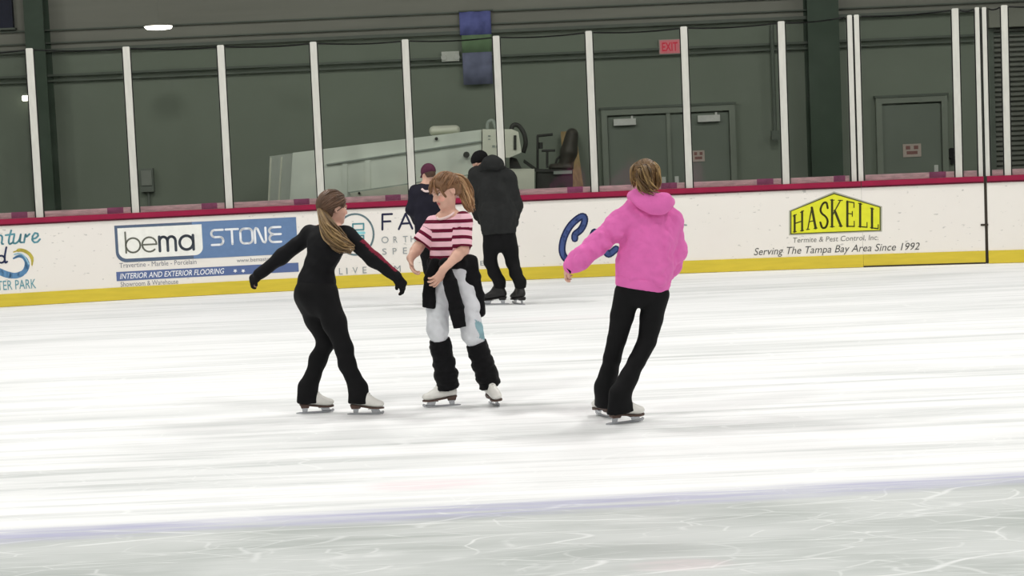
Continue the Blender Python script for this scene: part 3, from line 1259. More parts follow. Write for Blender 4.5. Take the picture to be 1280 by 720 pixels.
L_b = [[(0, 0), (0, 1.42)], arc(0.5, 0.5, 0.5, 0.5, 0, 360, 20)]
L_e = [[(0, 0.5), (1, 0.5)] + arc(0.5, 0.5, 0.5, 0.5, 0, 315, 18)]
L_m = [[(0, 0), (0, 1)], [(0, 0.6)] + arc(0.28, 0.68, 0.28, 0.30, 180, 0, 8) + [(0.56, 0)],
       [(0.56, 0.6)] + arc(0.84, 0.68, 0.28, 0.30, 180, 0, 8) + [(1.12, 0)]]
L_a = [arc(0.5, 0.5, 0.48, 0.48, 0, 360, 20), [(0.98, 0), (0.98, 1)]]
v, f = ribbons(at2(ub, zl, L_b) + at2(ub + 1.13 * pw, zl, L_e), 0.022)
print_uz('lettering', v, f, grey, adv, OFF * 2.4, ORG)
v, f = ribbons(at2(ub + 2.34 * pw, zl, L_m) + at2(ub + 3.72 * pw, zl, L_a), 0.034)
print_uz('lettering', v, f, dark, adv, OFF * 2.4, ORG)
# STONE
us0, us1 = BU(263.5, 300)[0], BU(354, 300)[0]
lw = (us1 - us0) / 5.0
zs, hs = zb_ + 0.165, 0.19
LET = [
    [[(0.8, 1)] + arc(0.22, 0.76, 0.22, 0.24, 90, 270, 8) + arc(0.58, 0.26, 0.22, 0.26, 90, -90, 8) + [(0, 0)]],
    [[(0.0, 1), (0.85, 1)], [(0.42, 1), (0.42, 0)]],
    [arc(0.26, 0.74, 0.26, 0.26, 90, 180, 5) + arc(0.26, 0.26, 0.26, 0.26, 180, 270, 5) + arc(0.56, 0.26, 0.26, 0.26, 270, 360, 5) + arc(0.56, 0.74, 0.26, 0.26, 0, 90, 5) + [(0.26, 1)]],
    [[(0.0, 0), (0.0, 0.85), (0.08, 1), (0.2, 0.95), (0.55, 0.05), (0.68, 0), (0.75, 0.15), (0.75, 1)]],
    [[(0.8, 1)] + arc(0.25, 0.78, 0.25, 0.22, 90, 250, 7) + [(0.3, 0.52), (0.8, 0.52)], [(0.3, 0.52)] + arc(0.25, 0.25, 0.25, 0.25, 110, 270, 7) + [(0.8, 0)]]]
ls = []
for i, L in enumerate(LET):
    ls += [[(us0 + (i + p[0]) * lw + 0.01, zs + p[1] * hs) for p in ln] for ln in L]
v, f = ribbons(ls, 0.028)
print_uz('lettering', v, f, ink('letter_white', (240, 242, 246)), adv, OFF * 2.4, ORG)
# lower strip and small print
za, zb2 = BU(146, 340)[1], BU(146, 351.5)[1]
uv_poly('strip', [(u0 - 0.01, zb2), (u1, zb2), (u1, za), (u0 - 0.01, za)], ink('strip_blue', (92, 110, 156)), adv, OFF)
small = ink('small_grey', (130, 132, 140))
white = ink('letter_white', (240, 242, 246))
text_px('small_print', 'Travertine - Marble - Porcelain', 149.5, 335, 246, 6.0, small, adv, ORG, OFF)
text_px('small_print', 'INTERIOR AND EXTERIOR FLOORING', 150, 349, 281, 7.0, white, adv, ORG, OFF * 2, 0.25, 0.01)
for px in (294, 304):
    ca = BU(px, 338.5)
    uv_poly('star', [(ca[0] + (0.028 if i % 2 else 0.014) * math.sin(i * math.pi / 5), ca[1] + (0.028 if i % 2 else 0.014) * math.cos(i * math.pi / 5)) for i in range(10)], white, adv, OFF * 2)
text_px('small_print', 'Showroom & Warehouse', 151, 358.5, 223, 6.0, small, adv, ORG, OFF)
text_px('small_print', 'www.bemastone', 296, 328, 344, 5.0, small, adv, ORG, OFF)

# --- orthopaedic advert
tealk = ink('logo_teal', (92, 150, 158))
adv = strokes_px('clinic_advert', [[(444 + 23 * math.cos(t), 293 - 25.5 * math.sin(t)) for t in np.linspace(0, 2 * math.pi, 40)]], 2.4, ink('logo_ring', (112, 134, 140)), barrier, ORG)
strokes_px('logo_glyph', [[(441, 280), (454.5, 279.5), (454.5, 287), (441, 287.6), (441, 280)],
                          [(441, 295), (454.5, 294.5), (454.5, 303), (441, 303.4), (441, 295)]], 2.0, tealk, adv, ORG)
strokes_px('logo_bar', [[(434, 291.6), (455, 291)]], 3.6, ink('logo_cyan', (150, 216, 222)), adv, ORG)
strokes_px('lettering', [[(478, 287), (478, 268), (490, 267.5)], [(478, 277), (488, 276.6)], [(498.5, 286.5), (507, 267), (515.5, 285.8)], [(502, 279.6), (512, 279)]], 2.6, ink('clinic_navy', (40, 42, 70)), adv, ORG)
lt = ink('clinic_grey', (152, 158, 160))
for ch, x, yb, hh, ww in (('O', 477, 304.2, 8.5, 9), ('R', 492, 303.5, 8, 5), ('T', 504, 303, 8, 6), ('H', 513.5, 302.6, 8, 6), ('S', 478, 318.5, 8, 5.5),
                          ('P', 491, 318, 8, 5), ('E', 504, 317.4, 8, 5), ('L', 424, 343, 8, 4.5), ('I', 433, 342.6, 8, 1.6), ('V', 441, 342, 8, 6.5), ('E', 453.5, 341.5, 8, 5),
                          ('M', 493, 340, 8, 8), ('E', 600.5, 332, 6, 5)):
    text_px('lettering', ch, x, yb, x + ww, hh, lt, adv, ORG)

# --- script advert behind the pink hoodie
c_sh = [(745, 293), (744, 301), (737, 303), (734, 296), (741, 285), (745, 274), (743, 268.5), (734, 271), (722, 283), (712, 298), (705, 314), (703, 324), (707, 330), (716, 329), (728, 321)]
cs = spline([(735, 299), (718.5, 298.5), (719, 293), (726, 287), (730.5, 278), (730, 271), (724, 272), (713, 282), (705, 297), (702.5, 312), (706, 322), (714, 326.5), (724, 322), (733, 312)][1:], 44)
cu_ = spline([(731, 318), (739, 299), (743, 290), (744.5, 295), (738, 312), (742, 319), (752, 313), (760, 296), (757, 311), (761, 318), (770, 311)], 30)
adv = strokes_px('script_advert', [cs, cu_], 9.0, ink('script_navy', (36, 46, 88)), barrier, ORG)
strokes_px('lettering_fill', [cs, cu_], 5.0, ink('script_blue', (70, 88, 142)), adv, ORG, OFF * 1.5)
strokes_px('mark', [[(854, 281), (858, 281.5)]], 2.0, lt, adv, ORG)

# --- termite advert, part of it runs onto the gate
out = [(986.2, 294.2), (1102.6, 289.4), (1102.6, 258), (1042.5, 239.4), (986.2, 263.4)]
adv = poly_px('termite_advert', out, ink('sign_grey', (176, 176, 160)), barrier, ORG, OFF)
ce = (1044, 271)
poly_px('outline', [(ce[0] + (x - ce[0]) * 0.972, ce[1] + (y - ce[1]) * 0.945) for x, y in out], ink('sign_olive', (84, 88, 34)), adv, ORG, OFF * 1.5)
poly_px('yellow_field', [(ce[0] + (x - ce[0]) * 0.945, ce[1] + (y - ce[1]) * 0.89) for x, y in out], ink('sign_yellow', (226, 226, 52)), adv, ORG, OFF * 2)
SER = {
    'H': [[(.14, 0, .14, 1, 2.6), (.86, 0, .86, 1, 2.6), (.14, .5, .86, .5, 1.4)], [(0, 0, .3, 0), (0, 1, .3, 1), (.7, 0, 1, 0), (.7, 1, 1, 1)]],
    'A': [[(.12, 0, .5, 1, 1.5), (.5, 1, .86, 0, 3.0), (.27, .36, .7, .36, 1.3)], [(0, 0, .28, 0), (.7, 0, 1, 0)]],
    'K': [[(.14, 0, .14, 1, 2.8), (.16, .42, .84, 1, 1.5), (.36, .6, .88, 0, 3.0)], [(0, 0, .32, 0), (0, 1, .32, 1), (.66, 1, 1, 1), (.72, 0, 1, 0)]],
    'E': [[(.16, 0, .16, 1, 2.8), (.1, 1, .95, 1, 1.5), (.1, 0, .98, 0, 1.5), (.1, .52, .75, .52, 1.3)], [(.95, .98, .95, .8), (.98, .02, .98, .22), (.75, .62, .75, .42)]],
    'L': [[(.2, 0, .2, 1, 2.8), (.1, 0, .98, 0, 1.5)], [(0, 1, .4, 1), (0, 0, .3, 0), (.98, 0, .98, .22)]],
}
olive = ink('haskell_letter', (58, 58, 22))
for ch, x0, x1, t0, t1, b0, b1 in (('H', 991.5, 1004.5, 270, 263.5, 290, 288), ('A', 1008, 1021.5, 262, 257, 287, 285), ('S', 1024.5, 1035.5, 256, 251.5, 285, 283.5),
                                   ('K', 1038, 1053, 250, 250.5, 283.5, 282.5), ('E', 1057.5, 1068, 251.5, 253.5, 282.8, 283), ('L', 1073, 1084, 254, 257, 283.2, 284),
                                   ('L', 1088, 1098, 260, 263, 284.6, 285.8)):
    def T(x, y):
        bb = b0 + (b1 - b0) * x
        tt = t0 + (t1 - t0) * x
        return (x0 + (x1 - x0) * x, bb + (tt - bb) * y)
    vs, fs = [], []
    if ch == 'S':
        sp = [(.92, .74), (.78, .97), (.4, 1), (.1, .8), (.25, .6), (.7, .42), (.92, .22), (.7, .0), (.3, .0), (.08, .24)]
        lns = [([BU(*T(*p)) for p in spline(sp, 22)], 2.5)]
    else:
        lns = [([BU(*T(a, b)), BU(*T(c, d))], w_) for a, b, c, d, w_ in SER[ch][0]]
        lns += [([BU(*T(a, b)), BU(*T(c, d))], 1.2) for a, b, c, d in SER[ch][1]]
    for ln, w_ in lns:
        v, f = ribbons([ln], w_ / 97.5)
        fs += [tuple(i + len(vs) for i in q) for q in f]
        vs += list(v)
    print_uz('letter', vs, fs, olive, adv, OFF * 2.6, ORG)
text_px('small_print', 'Termite & Pest Control, Inc.', 991.5, 304.5, 1098, 7.5, ink('small_ink', (120, 120, 116)), adv, ORG, OFF, 0.15)
text_px('small_print', 'Serving The Tampa Bay Area Since 1992', 942.5, 322, 1150, 12, ink('small_dark', (84, 84, 82)), adv, ORG, OFF, 0.28)

# ------------------------------------------------------------------ ice resurfacer parked behind the glass
MY = 24.5
M_MW = mat('machine_white', (214, 220, 208), 0.45, 0.35, 0.07, 2.5)
M_MC = mat('machine_cream', (216, 217, 200), 0.5, 0.3, 0.06, 3)
M_MG = mat('machine_grey', (150, 158, 150), 0.5, 0.3, 0.07, 4)
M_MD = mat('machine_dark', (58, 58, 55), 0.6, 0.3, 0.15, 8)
M_SEAT = mat('seat_vinyl', (66, 62, 56), 0.5, 0.3, 0.12, 10)
M_WOOD = mat('plywood', (150, 128, 90), 0.7, 0.2, 0.2, 6, stretch=(6, 6, 0.8))
base = W(480, 240, MY)
mac = empty('ice_resurfacer', (base[0], MY + 0.9, 0), 'big pale ice resurfacing machine parked behind the glass', 'ice resurfacer')
MO = np.array(mac.location)


def mp(px, py, dy=0.0):
    return W(px, py, MY + dy) - MO


def mprism(name, pts, depth, m, parent=mac, dy=0.0):
    """outline on the machine's side, extruded away from the rink"""
    return MB().prism([mp(x, y, dy) for x, y in pts], (0, depth, 0)).build(name, m, parent)


# tank body with a chamfered nose at the left
A, B, C_, D_ = mp(366, 191), mp(602, 162), mp(602, 262), mp(360, 262)
zb = min(C_[2], D_[2])
nl = mp(329, 193.5, 0.0)
v = [(D_[0], A[1], zb), (C_[0], A[1], zb), (C_[0], A[1], B[2]), (A[0], A[1], A[2])]
dpt = 1.9
mb = MB()
mb.add([(D_[0], v[0][1], zb), (C_[0], v[0][1], zb), (C_[0], v[0][1] + dpt, zb), (D_[0], v[0][1] + dpt, zb),
        (A[0], v[0][1], A[2]), (B[0], v[0][1], B[2]), (B[0], v[0][1] + dpt, B[2]), (A[0], v[0][1] + dpt, A[2])],
       [(3, 2, 1, 0), (4, 5, 6, 7), (0, 1, 5, 4), (1, 2, 6, 5), (2, 3, 7, 6), (3, 0, 4, 7)])
tank = mb.build('snow_tank', M_MW, mac)
x0, x1 = mp(327, 230)[0], D_[0] - 0.005
mb = MB()
mb.hexa([(x0 - 0.02, A[1] + 0.55, zb), (x1, A[1] + 0.02, zb), (x1, A[1] + dpt - 0.1, zb), (x0 - 0.02, A[1] + dpt - 0.4, zb),
         (x0 + 0.06, A[1] + 0.55, A[2] - 0.03), (A[0] - 0.005, A[1] + 0.02, A[2] - 0.005), (A[0] - 0.005, A[1] + dpt - 0.1, A[2] - 0.005), (x0 + 0.06, A[1] + dpt - 0.4, A[2] - 0.03)])
nose = mb.build('nose', mat('machine_nose', (196, 202, 192), 0.5, 0.3, 0.07, 4), mac)
# light edging strips on the nose
for fx in (0.05, 0.52):
    p0 = np.array((x0 - 0.02 + (x1 - x0 + 0.02) * fx, A[1] + 0.55 - 0.53 * fx - 0.012, zb + 0.05))
    p1 = np.array((x0 + 0.06 + (A[0] - x0 - 0.06) * fx, A[1] + 0.55 - 0.53 * fx - 0.012, A[2] - 0.05))
    MB().tube([p0, p1], 0.014, 6).build('edge_strip', M_MC, nose)
# side seam rail, vertical panel ribs, lower skirt
mprism('seam_rail', [(408, 206.6), (602, 177.4), (602, 175.6), (408, 204.8)], 0.05, M_MG, tank, -0.03)
mprism('rib', [(428, 258), (434, 258), (434, 203), (428, 204)], 0.02, M_MW, tank, -0.015)
mprism('rib', [(456, 258), (463, 258), (463, 198), (456, 199)], 0.02, M_MW, tank, -0.015)
mprism('skirt_gap', [(436, 242), (512, 231), (602, 217.5), (602, 215.5), (512, 228.7), (435, 240)], 0.03, M_MG, mac, -0.02)
skirt = mprism('side_skirt', [(437, 241.5), (440, 247), (602, 250), (602, 217), (512, 230.5)], 0.10, M_MC, mac, -0.08)
MB().tube([mp(449, 241.5, -0.081), mp(449, 241.5, -0.095)], 0.018, 10).build('bolt', M_MD, skirt)
MB().tube([mp(545.5, 173.5, -0.001), mp(545.5, 173.5, -0.03)], 0.024, 10).build('bolt', M_MD, tank)
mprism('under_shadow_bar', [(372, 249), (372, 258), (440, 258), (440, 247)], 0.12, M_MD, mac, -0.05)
# filler cap on top
p = mp(556, 167.5, 0.5)
fl = Field()
fl.seg(p + np.array((-0.15, 0, 0.05)), p + np.array((0.15, 0, 0.05)), (0.07, 0.16), (0.07, 0.16), (0, 0, 1), 0.02)
V, Q = fl.mesh(0.012)
quad_obj('filler_cap', V, Q, M_MC, mac)
# operator console
con = mprism('console', [(603, 161.5), (603, 197), (637, 197), (652, 190.5), (648, 165), (640, 161.5)], 0.9, M_MC, mac, -0.06)
MB().hexa([tuple(mp(x, y, -0.075 + dd)) for dd in (0, 0.01) for x, y in ((642, 187), (645.5, 187), (645.5, 169), (642, 169))]).build('handle_slot', M_MD, con)
for (x, y, ww, hh) in ((611.5, 170, 3, 2), (611.5, 174, 3, 1.4), (617, 183, 3.5, 3), (621.5, 183, 2.5, 3)):
    MB().hexa([tuple(mp(a, b, -0.066 + dd)) for dd in (0, 0.005) for a, b in ((x - ww / 2, y + hh / 2), (x + ww / 2, y + hh / 2), (x + ww / 2, y - hh / 2), (x - ww / 2, y - hh / 2))]).build('decal', M_MG, con)
MB().tube(spline([mp(638, 166, 0.2), mp(641, 157, 0.2), mp(648, 157, 0.2), mp(655, 167, 0.2), mp(657, 180, 0.2), mp(654, 191, 0.2)], 20), 0.032, 8).build('hose', M_MD, mac, True)
MB().tube(spline([mp(609, 162, 0.3), mp(610, 153, 0.3), mp(616, 151, 0.3), mp(620, 162, 0.3)], 12), 0.026, 8).build('hose', M_MG, mac, True)
MB().tube([mp(583, 193.5, 0.01), mp(583, 193.5, -0.08)], (0.03, 0.045), 10).build('knob', M_MD, mac)
# rear conditioner box, seat and levers
mprism('conditioner_box', [(637, 211), (637, 262), (668, 262), (668, 211)], 1.2, M_MC, mac, 0.1)
mprism('motor_guard', [(637, 196), (637, 210.5), (652, 210.5), (646, 198)], 0.8, M_MD, mac, 0.15)
mprism('frame_bar', [(655, 199), (672, 211), (716, 212), (716, 215), (670, 215), (654, 203)], 0.06, M_MD, mac, 0.2)
mprism('engine_box', [(671, 215), (671, 262), (716, 262), (716, 213)], 0.9, M_MD, mac, 0.22)
mprism('battery_strip', [(692, 214), (692, 218), (715, 217), (715, 213)], 0.02, M_MG, mac, 0.19)
for pts, r_ in (([(672, 211), (672, 170)], 0.018), ([(671, 170), (691, 168)], 0.02), ([(684, 210), (684, 189)], 0.018), ([(677, 188.5), (694, 188)], 0.018), ([(693, 211), (696, 199), (702, 194)], 0.016), ([(676, 186), (676, 178)], 0.03)):
    MB().tube([mp(x, y, 0.4) for x, y in pts], r_, 8).build('control_lever', M_MD, mac)
f_ = Field()
f_.chain([mp(707, 206, 0.45), mp(711, 190, 0.45), mp(715, 168, 0.45)], [(0.10, 0.2), (0.12, 0.22), (0.09, 0.19)], (1, 0, 0), 0.03)
f_.seg(mp(690, 209, 0.45), mp(712, 209, 0.45), (0.05, 0.22), (0.06, 0.22), (0, 0, 1), 0.03)
V, Q = f_.mesh(0.018)
quad_obj('operator_seat', V, Q, M_SEAT, mac)
# wheels carry it
gz = 0.42
for wx in (380, 585, 700):
    for wy in (0.15, 1.55):
        c = mp(wx, 240, wy)
        vv, ff = tube([(c[0], c[1] - 0.13, gz), (c[0], c[1] - 0.11, gz), (c[0], c[1] + 0.11, gz), (c[0], c[1] + 0.13, gz)], (0.3, 0.415, 0.415, 0.3), 20)
        mesh_obj('wheel', vv, ff, M_BLACK, mac, True)
MB().box(mp(372, 240)[0], -0.75, 0.42, mp(716, 240)[0], 0.75, zb + 0.02).build('chassis', M_MD, mac)
# plywood sheet leaning behind the seat
q0, q1 = W(722, 236, 26.45), W(714, 164, 27.1)
pl = empty('plywood_sheet', (q0[0], 26.45, 0), 'brown plywood sheet leaning behind the resurfacing machine seat', 'plywood')
v = [(-0.16, 0, 0.0), (0.17, 0, 0.0), (0.0, 0.6, q1[2]), (-0.2, 0.6, q1[2])]
MB().prism(v, (0, 0.02, 0)).build('sheet', M_WOOD, pl)
MB().hexa([(0.17, 0.02, 0.0), (0.2, 0.02, 0.0), (0.2, 0.05, 0.0), (0.17, 0.05, 0.0), (0.0, 0.6, q1[2]), (0.03, 0.6, q1[2]), (0.03, 0.63, q1[2]), (0.0, 0.63, q1[2])]).build('edge_batten', M_WOOD, pl)

# ------------------------------------------------------------------ people
M_SKIN = mat('skin', (225, 180, 155), 0.5, 0.35, 0.05, 30, attr='Col')
SKIN = np.array(lin((216, 172, 152)))
M_HAIR = mat('hair', (110, 80, 55), 0.5, 0.35, 0.18, 40, attr='Col')
M_BOOTW = mat('boot_white_leather', (226, 224, 218), 0.4, 0.4, 0.06, 18)
M_BOOTB = mat('boot_black_leather', (30, 29, 29), 0.45, 0.35, 0.12, 18)
M_SOLE = mat('sole_brown', (86, 66, 58), 0.5, 0.3, 0.12, 20)
M_SOLEB = mat('sole_black', (28, 26, 26), 0.5, 0.3, 0.12, 20)
M_STEEL = mat('blade_steel', (176, 178, 182), 0.25, 0.5, 0.08, 25, metal=0.8)
M_LACE = mat('lace_grey', (190, 188, 182), 0.7, 0.2, 0.1, 40)
M_BLK = mat('black_knit', (16, 16, 18), 0.85, 0.15, 0.25, 30, bump=0.25, bscale=140, sheen=0.05)
M_BLKS = mat('black_stretch', (11, 11, 13), 0.75, 0.2, 0.25, 14)
M_JKT = mat('black_jacket_trim', (20, 20, 24), 0.75, 0.2, 0.2, 16, attr='Col')
M_GLOVE = mat('black_glove', (20, 19, 20), 0.8, 0.15, 0.2, 40)
M_PINKH = mat('pink_fleece', (226, 112, 182), 0.85, 0.12, 0.06, 9, bump=0.25, bscale=90, sheen=0.1)
M_SWEAT = mat('grey_sweatpants', (216, 218, 220), 0.85, 0.12, 0.06, 12, attr='Col', bump=0.15, bscale=120)
M_COAT = mat('charcoal_coat', (40, 41, 41), 0.8, 0.15, 0.14, 10, bump=0.2, bscale=70)
M_KIDJ = mat('dark_navy_jacket', (34, 33, 44), 0.8, 0.15, 0.15, 12)
M_CAP = mat('maroon_cap', (84, 44, 62), 0.8, 0.15, 0.2, 25)
M_BEANIE = mat('black_beanie', (24, 24, 25), 0.9, 0.1, 0.2, 60, bump=0.3, bscale=150)
M_STRIPE = stripe_material()
M_TRIMW = mat('cream_ribbing', (238, 214, 210), 0.8, 0.15, 0.05, 30)


class Fig:
    def __init__(s, px, py, label, cat='person'):
        g = G(px, py)
        s.o = np.array((g[0], g[1], 0.0))
        s.root = empty('person', s.o, label, cat)

    def P(s, px, py, dy=0.0):
        return W(px, py, s.o[1] + dy) - s.o

    def part(s, name, fld, h, m, smooth=2, fold=None, col=None, attr=None, extra=None):
        V, Q = fld.mesh(h, smooth)
        if fold:
            for a in fold:
                V = folds(V, Q, *a)
        N = vnormals(V, Q)
        c = col(V, N) if callable(col) else col
        at_ = (attr[0], attr[1](V)) if attr else None
        return quad_obj(name, V, Q, m, s.root, c, at_, extra)


# ---- skates: toe along +x, blade edge on z = 0
def skate_meshes(sc):
    f = Field()
    f.seg((-.078, 0, .115), (.06, 0, .088), (.034, .042), (.041, .034), (0, 1, 0), .02)
    f.ell((.092, 0, .078), (.045, .037, .028), None, .02)
    f.seg((-.062, 0, .12), (-.050, 0, .205), (.035, .046), (.040, .048), (0, 1, 0), .02, '+', False, True)
    f.seg((.03, 0, .105), (-.022, 0, .18), (.03, .03), (.03, .028), (0, 1, 0), .025)
    f.ell((-.098, 0, .105), (.022, .028, .03), None, .015)
    a, b = np.array((-.1, 0, .078)), np.array((.08, 0, .052))
    n = np.cross(b - a, (0, 1, 0))
    n = nrm(n)
    if n[2] > 0:
        n = -n
    f.cut(a, n)
    V, Q = f.mesh(.006, 2)
    boot = (V * sc, Q)
    # sole: outline following the foot, plus a block heel
    xs = np.array([-.118, -.112, -.085, -.04, .0, .05, .09, .12, .134])
    hw = np.array([.010, .024, .032, .030, .029, .040, .040, .027, .010])
    mb = MB()
    sol = lambda x: float(np.interp(x, [-.118, -.1, .07, .134], [.079, .079, .054, .056]))
    v, fc = [], []
    for x, w_ in zip(xs, hw):
        z = sol(x)
        v += [(x, -w_, z), (x, w_, z), (x, w_, z - .011), (x, -w_, z - .011)]
    for i in range(len(xs) - 1):
        for j in range(4):
            k = (j + 1) % 4
            fc.append((4 * i + j, 4 * i + k, 4 * i + 4 + k, 4 * i + 4 + j))
    e = 4 * (len(xs) - 1)
    fc += [(3, 2, 1, 0), (e, e + 1, e + 2, e + 3)]
    mb.add(v, fc)
    mb.hexa([(-.105, -.024, .046), (-.05, -.024, .046), (-.05, .024, .046), (-.105, .024, .046),
             (-.112, -.029, .069), (-.044, -.029, .063), (-.044, .029, .063), (-.112, .029, .069)])
    sole = (np.array(mb.v) * sc, mb.f)
    # blade: runner with toe pick and two stanchions with mounting plates
    mb = MB()
    prof = [(-.142, .004), (-.10, .0005), (.0, 0), (.09, .001), (.118, .006), (.124, .003), (.128, .010), (.133, .010), (.136, .022), (.128, .030),
            (.10, .018), (0, .015), (-.12, .015), (-.145, .011)]
    mb.prism([(x, -.002, z) for x, z in prof], (0, .004, 0))
    for (x0, x1, xt0, xt1, zt) in ((.045, .112, .035, .095, .044), (-.098, -.062, -.10, -.055, .046)):
        mb.prism([(x0, -.002, .012), (x1, -.002, .014), (xt1, -.002, zt), (xt0, -.002, zt)], (0, .004, 0))
    mb.box(.02, -.024, .0405, .10, .024, .0445)
    mb.box(-.104, -.020, .042, -.050, .020, .0458)
    blade = (np.array(mb.v) * sc, mb.f)
    mb = MB()
    for i in range(6):
        t = i / 5
        x, z = .045 - .056 * t, .133 + .068 * t - .012 * (1 - t)
        mb.tube([(x, -.022, z - .008), (x + .008, 0, z + .004), (x, .022, z - .008)], .0035, 5)
    lace = (np.array(mb.v) * sc, mb.f)
    return boot, sole, blade, lace


SK = {}


def skate(fig, px, py, heading, sc=1.0, lean=0.0, pitch=0.0, white=True, label=None, lift=0.0):
    key = (sc, white)
    if key not in SK:
        out = []
        for (nm, (v, f_), m) in zip(('skate', 'sole', 'blade', 'laces'), skate_meshes(sc),
                                    (M_BOOTW if white else M_BOOTB, M_SOLE if white else M_SOLEB, M_STEEL, M_LACE if white else M_BOOTB)):
            me = bpy.data.meshes.new(nm)
            me.from_pydata(np.asarray(v).tolist(), [], [list(map(int, q)) for q in f_])
            me.update()
            if nm in ('skate', 'laces'):
                me.polygons.foreach_set('use_smooth', [True] * len(me.polygons))
            me.materials.append(m)
            out.append((nm, me))
        SK[key] = out
    g = G(px, py) - fig.o
    yaw = math.atan2(heading[1], heading[0])
    Mx = Matrix.Translation((g[0], g[1], lift)) @ Matrix.Rotation(yaw, 4, 'Z') @ Matrix.Rotation(pitch, 4, 'Y') @ Matrix.Rotation(lean, 4, 'X')
    par = None
    for nm, me in SK[key]:
        o = bpy.data.objects.new(nm, me)
        if par is None:
            link(o, fig.root)
            o.matrix_local = Mx
            par = o
        else:
            link(o, par)
    return lambda x, y, z: np.array(Mx @ Vector((x * sc, y * sc, z * sc)))


# ---- head and hands
def head(f, c, fwd, up, s=1.0, ears=True, k=.02):
    fw = nrm(fwd)
    u = np.array(up, float)
    u = nrm(u - fw * np.dot(u, fw))
    r = np.cross(fw, u)
    ax = (r, fw, u)

    def q(a, b, d):
        return c + (r * a + fw * b + u * d) * s
    f.ell(q(0, -.008, .022), (.074 * s, .092 * s, .086 * s), ax, .02)
    f.ell(q(0, .030, -.040), (.056 * s, .058 * s, .066 * s), ax, .025)
    f.ell(q(0, .066, -.088), (.024 * s, .020 * s, .018 * s), ax, .025)
    for sg in (-1, 1):
        f.ell(q(sg * .038, .052, -.025), (.022 * s, .026 * s, .022 * s), ax, .02)          # cheeks
        f.ell(q(sg * .031, .092, .004), (.014 * s, .010 * s, .010 * s), ax, .010, '-')     # sockets
        f.ell(q(sg * .031, .074, .003), (.012 * s, .012 * s, .012 * s), ax, .003)          # eyeballs
        f.seg(q(sg * .014, .089, .021), q(sg * .046, .078, .021), (.007 * s, .006 * s), (.005 * s, .005 * s), u, .012)
        if ears:
            f.ell(q(sg * .074, -.010, -.008), (.009 * s, .019 * s, .031 * s), (r, fw, u), .006)
            f.ell(q(sg * .082, -.006, -.004), (.006 * s, .010 * s, .018 * s), (r, fw, u), .006, '-')
    f.cap(q(0, .082, .012), q(0, .104, -.026), .007 * s, .0115 * s, .012)                  # nose
    for sg in (-1, 1):
        f.ell(q(sg * .011, .094, -.030), (.008 * s, .009 * s, .007 * s), ax, .006)
    f.ell(q(0, .083, -.054), (.021 * s, .009 * s, .006 * s), ax, .006)                     # lips
    f.ell(q(0, .081, -.063), (.018 * s, .009 * s, .007 * s), ax, .006)

    def colour(V, N, col):
        d = V - c
        a, b, e = d @ r / s, d @ fw / s, d @ u / s
        lip = ((a / .022) ** 2 + ((e + .058) / .012) ** 2 < 1) & (b > .078)
        col[lip] = lin((196, 112, 108))
        for sg in (-1, 1):
            ey = ((a - sg * .031) / .015) ** 2 + ((e - .003) / .007) ** 2 < 1
            col[ey & (b > .07)] = lin((226, 220, 214))
            ir = ((a - sg * .031) / .006) ** 2 + ((e - .003) / .007) ** 2 < 1
            col[ir & (b > .07)] = lin((70, 56, 46))
            lid = (np.abs(a - sg * .031) < .016) & (np.abs(e - .012) < .0035)
            col[lid & (b > .066)] = lin((110, 80, 66))
            br = (np.abs(a - sg * .032) < .019) & (np.abs(e - .025) < .004)
            col[br & (b > .06)] = lin((130, 96, 70))
        ck = ((np.abs(a) - .04) / .02) ** 2 + ((e + .03) / .02) ** 2 < 1
        col[ck & (b > .05)] = lin((232, 172, 154))
        return col
    return q, colour


def hand(f, wrist, d, pn, L=.16, curl=25, side=1, rs=1.0, spread=6):
    """palm goes into field f; returns five separate finger tubes. pn = the way the palm faces, side = +1 thumb on d x pn"""
    d = nrm(d)
    pn = nrm(np.array(pn) - d * np.dot(pn, d))
    s = np.cross(d, pn) * side
    m0, m1 = wrist + d * .02 * L, wrist + d * .46 * L
    f.seg(wrist - d * .05 * L, m0, (.15 * L * rs, .12 * L * rs), (.17 * L * rs, .11 * L * rs), s, .015)
    f.seg(m0, m1, (.18 * L * rs, .09 * L * rs), (.24 * L * rs, .075 * L * rs), s, .012)
    f.ell(wrist + d * .2 * L + s * .16 * L + pn * .04 * L, (.09 * L * rs, .14 * L * rs, .08 * L * rs), (s, d, pn), .015)
    out = []

    def finger(b, dir0, length, r0, c, axis_n):
        segs = [.46, .30, .24]
        p = [b]
        cur = nrm(dir0)
        ang = 0
        for i, sg in enumerate(segs):
            ang += math.radians(c * (0.8 if i == 0 else 1.0))
            dd = cur * math.cos(ang) + axis_n * math.sin(ang)
            p.append(p[-1] + dd * sg * length)
        q = spline(p, 10)
        rr = np.interp(np.linspace(0, 1, 10), [0, .45, .5, .75, .92, 1], [r0, r0 * .92, r0 * .98, r0 * .85, r0 * .72, r0 * .35])
        return tube(q, rr, 8)
    for i, (o, ln) in enumerate(((.175, .47), (.06, .52), (-.06, .49), (-.17, .38))):
        sp = math.radians((1.5 - i) * spread)
        out.append(finger(wrist + d * (.43 - .02 * abs(i - 1)) * L + s * o * L, d * math.cos(sp) + s * math.sin(sp), ln * L,
                          (.058 if i < 3 else .05) * L * rs, curl + 4 * i, pn))
    out.append(finger(wrist + d * .16 * L + s * .17 * L, d * .72 + s * .62 + pn * .15, .40 * L, .062 * L * rs, curl * .5, nrm(pn * .6 - s * .5)))
    return out


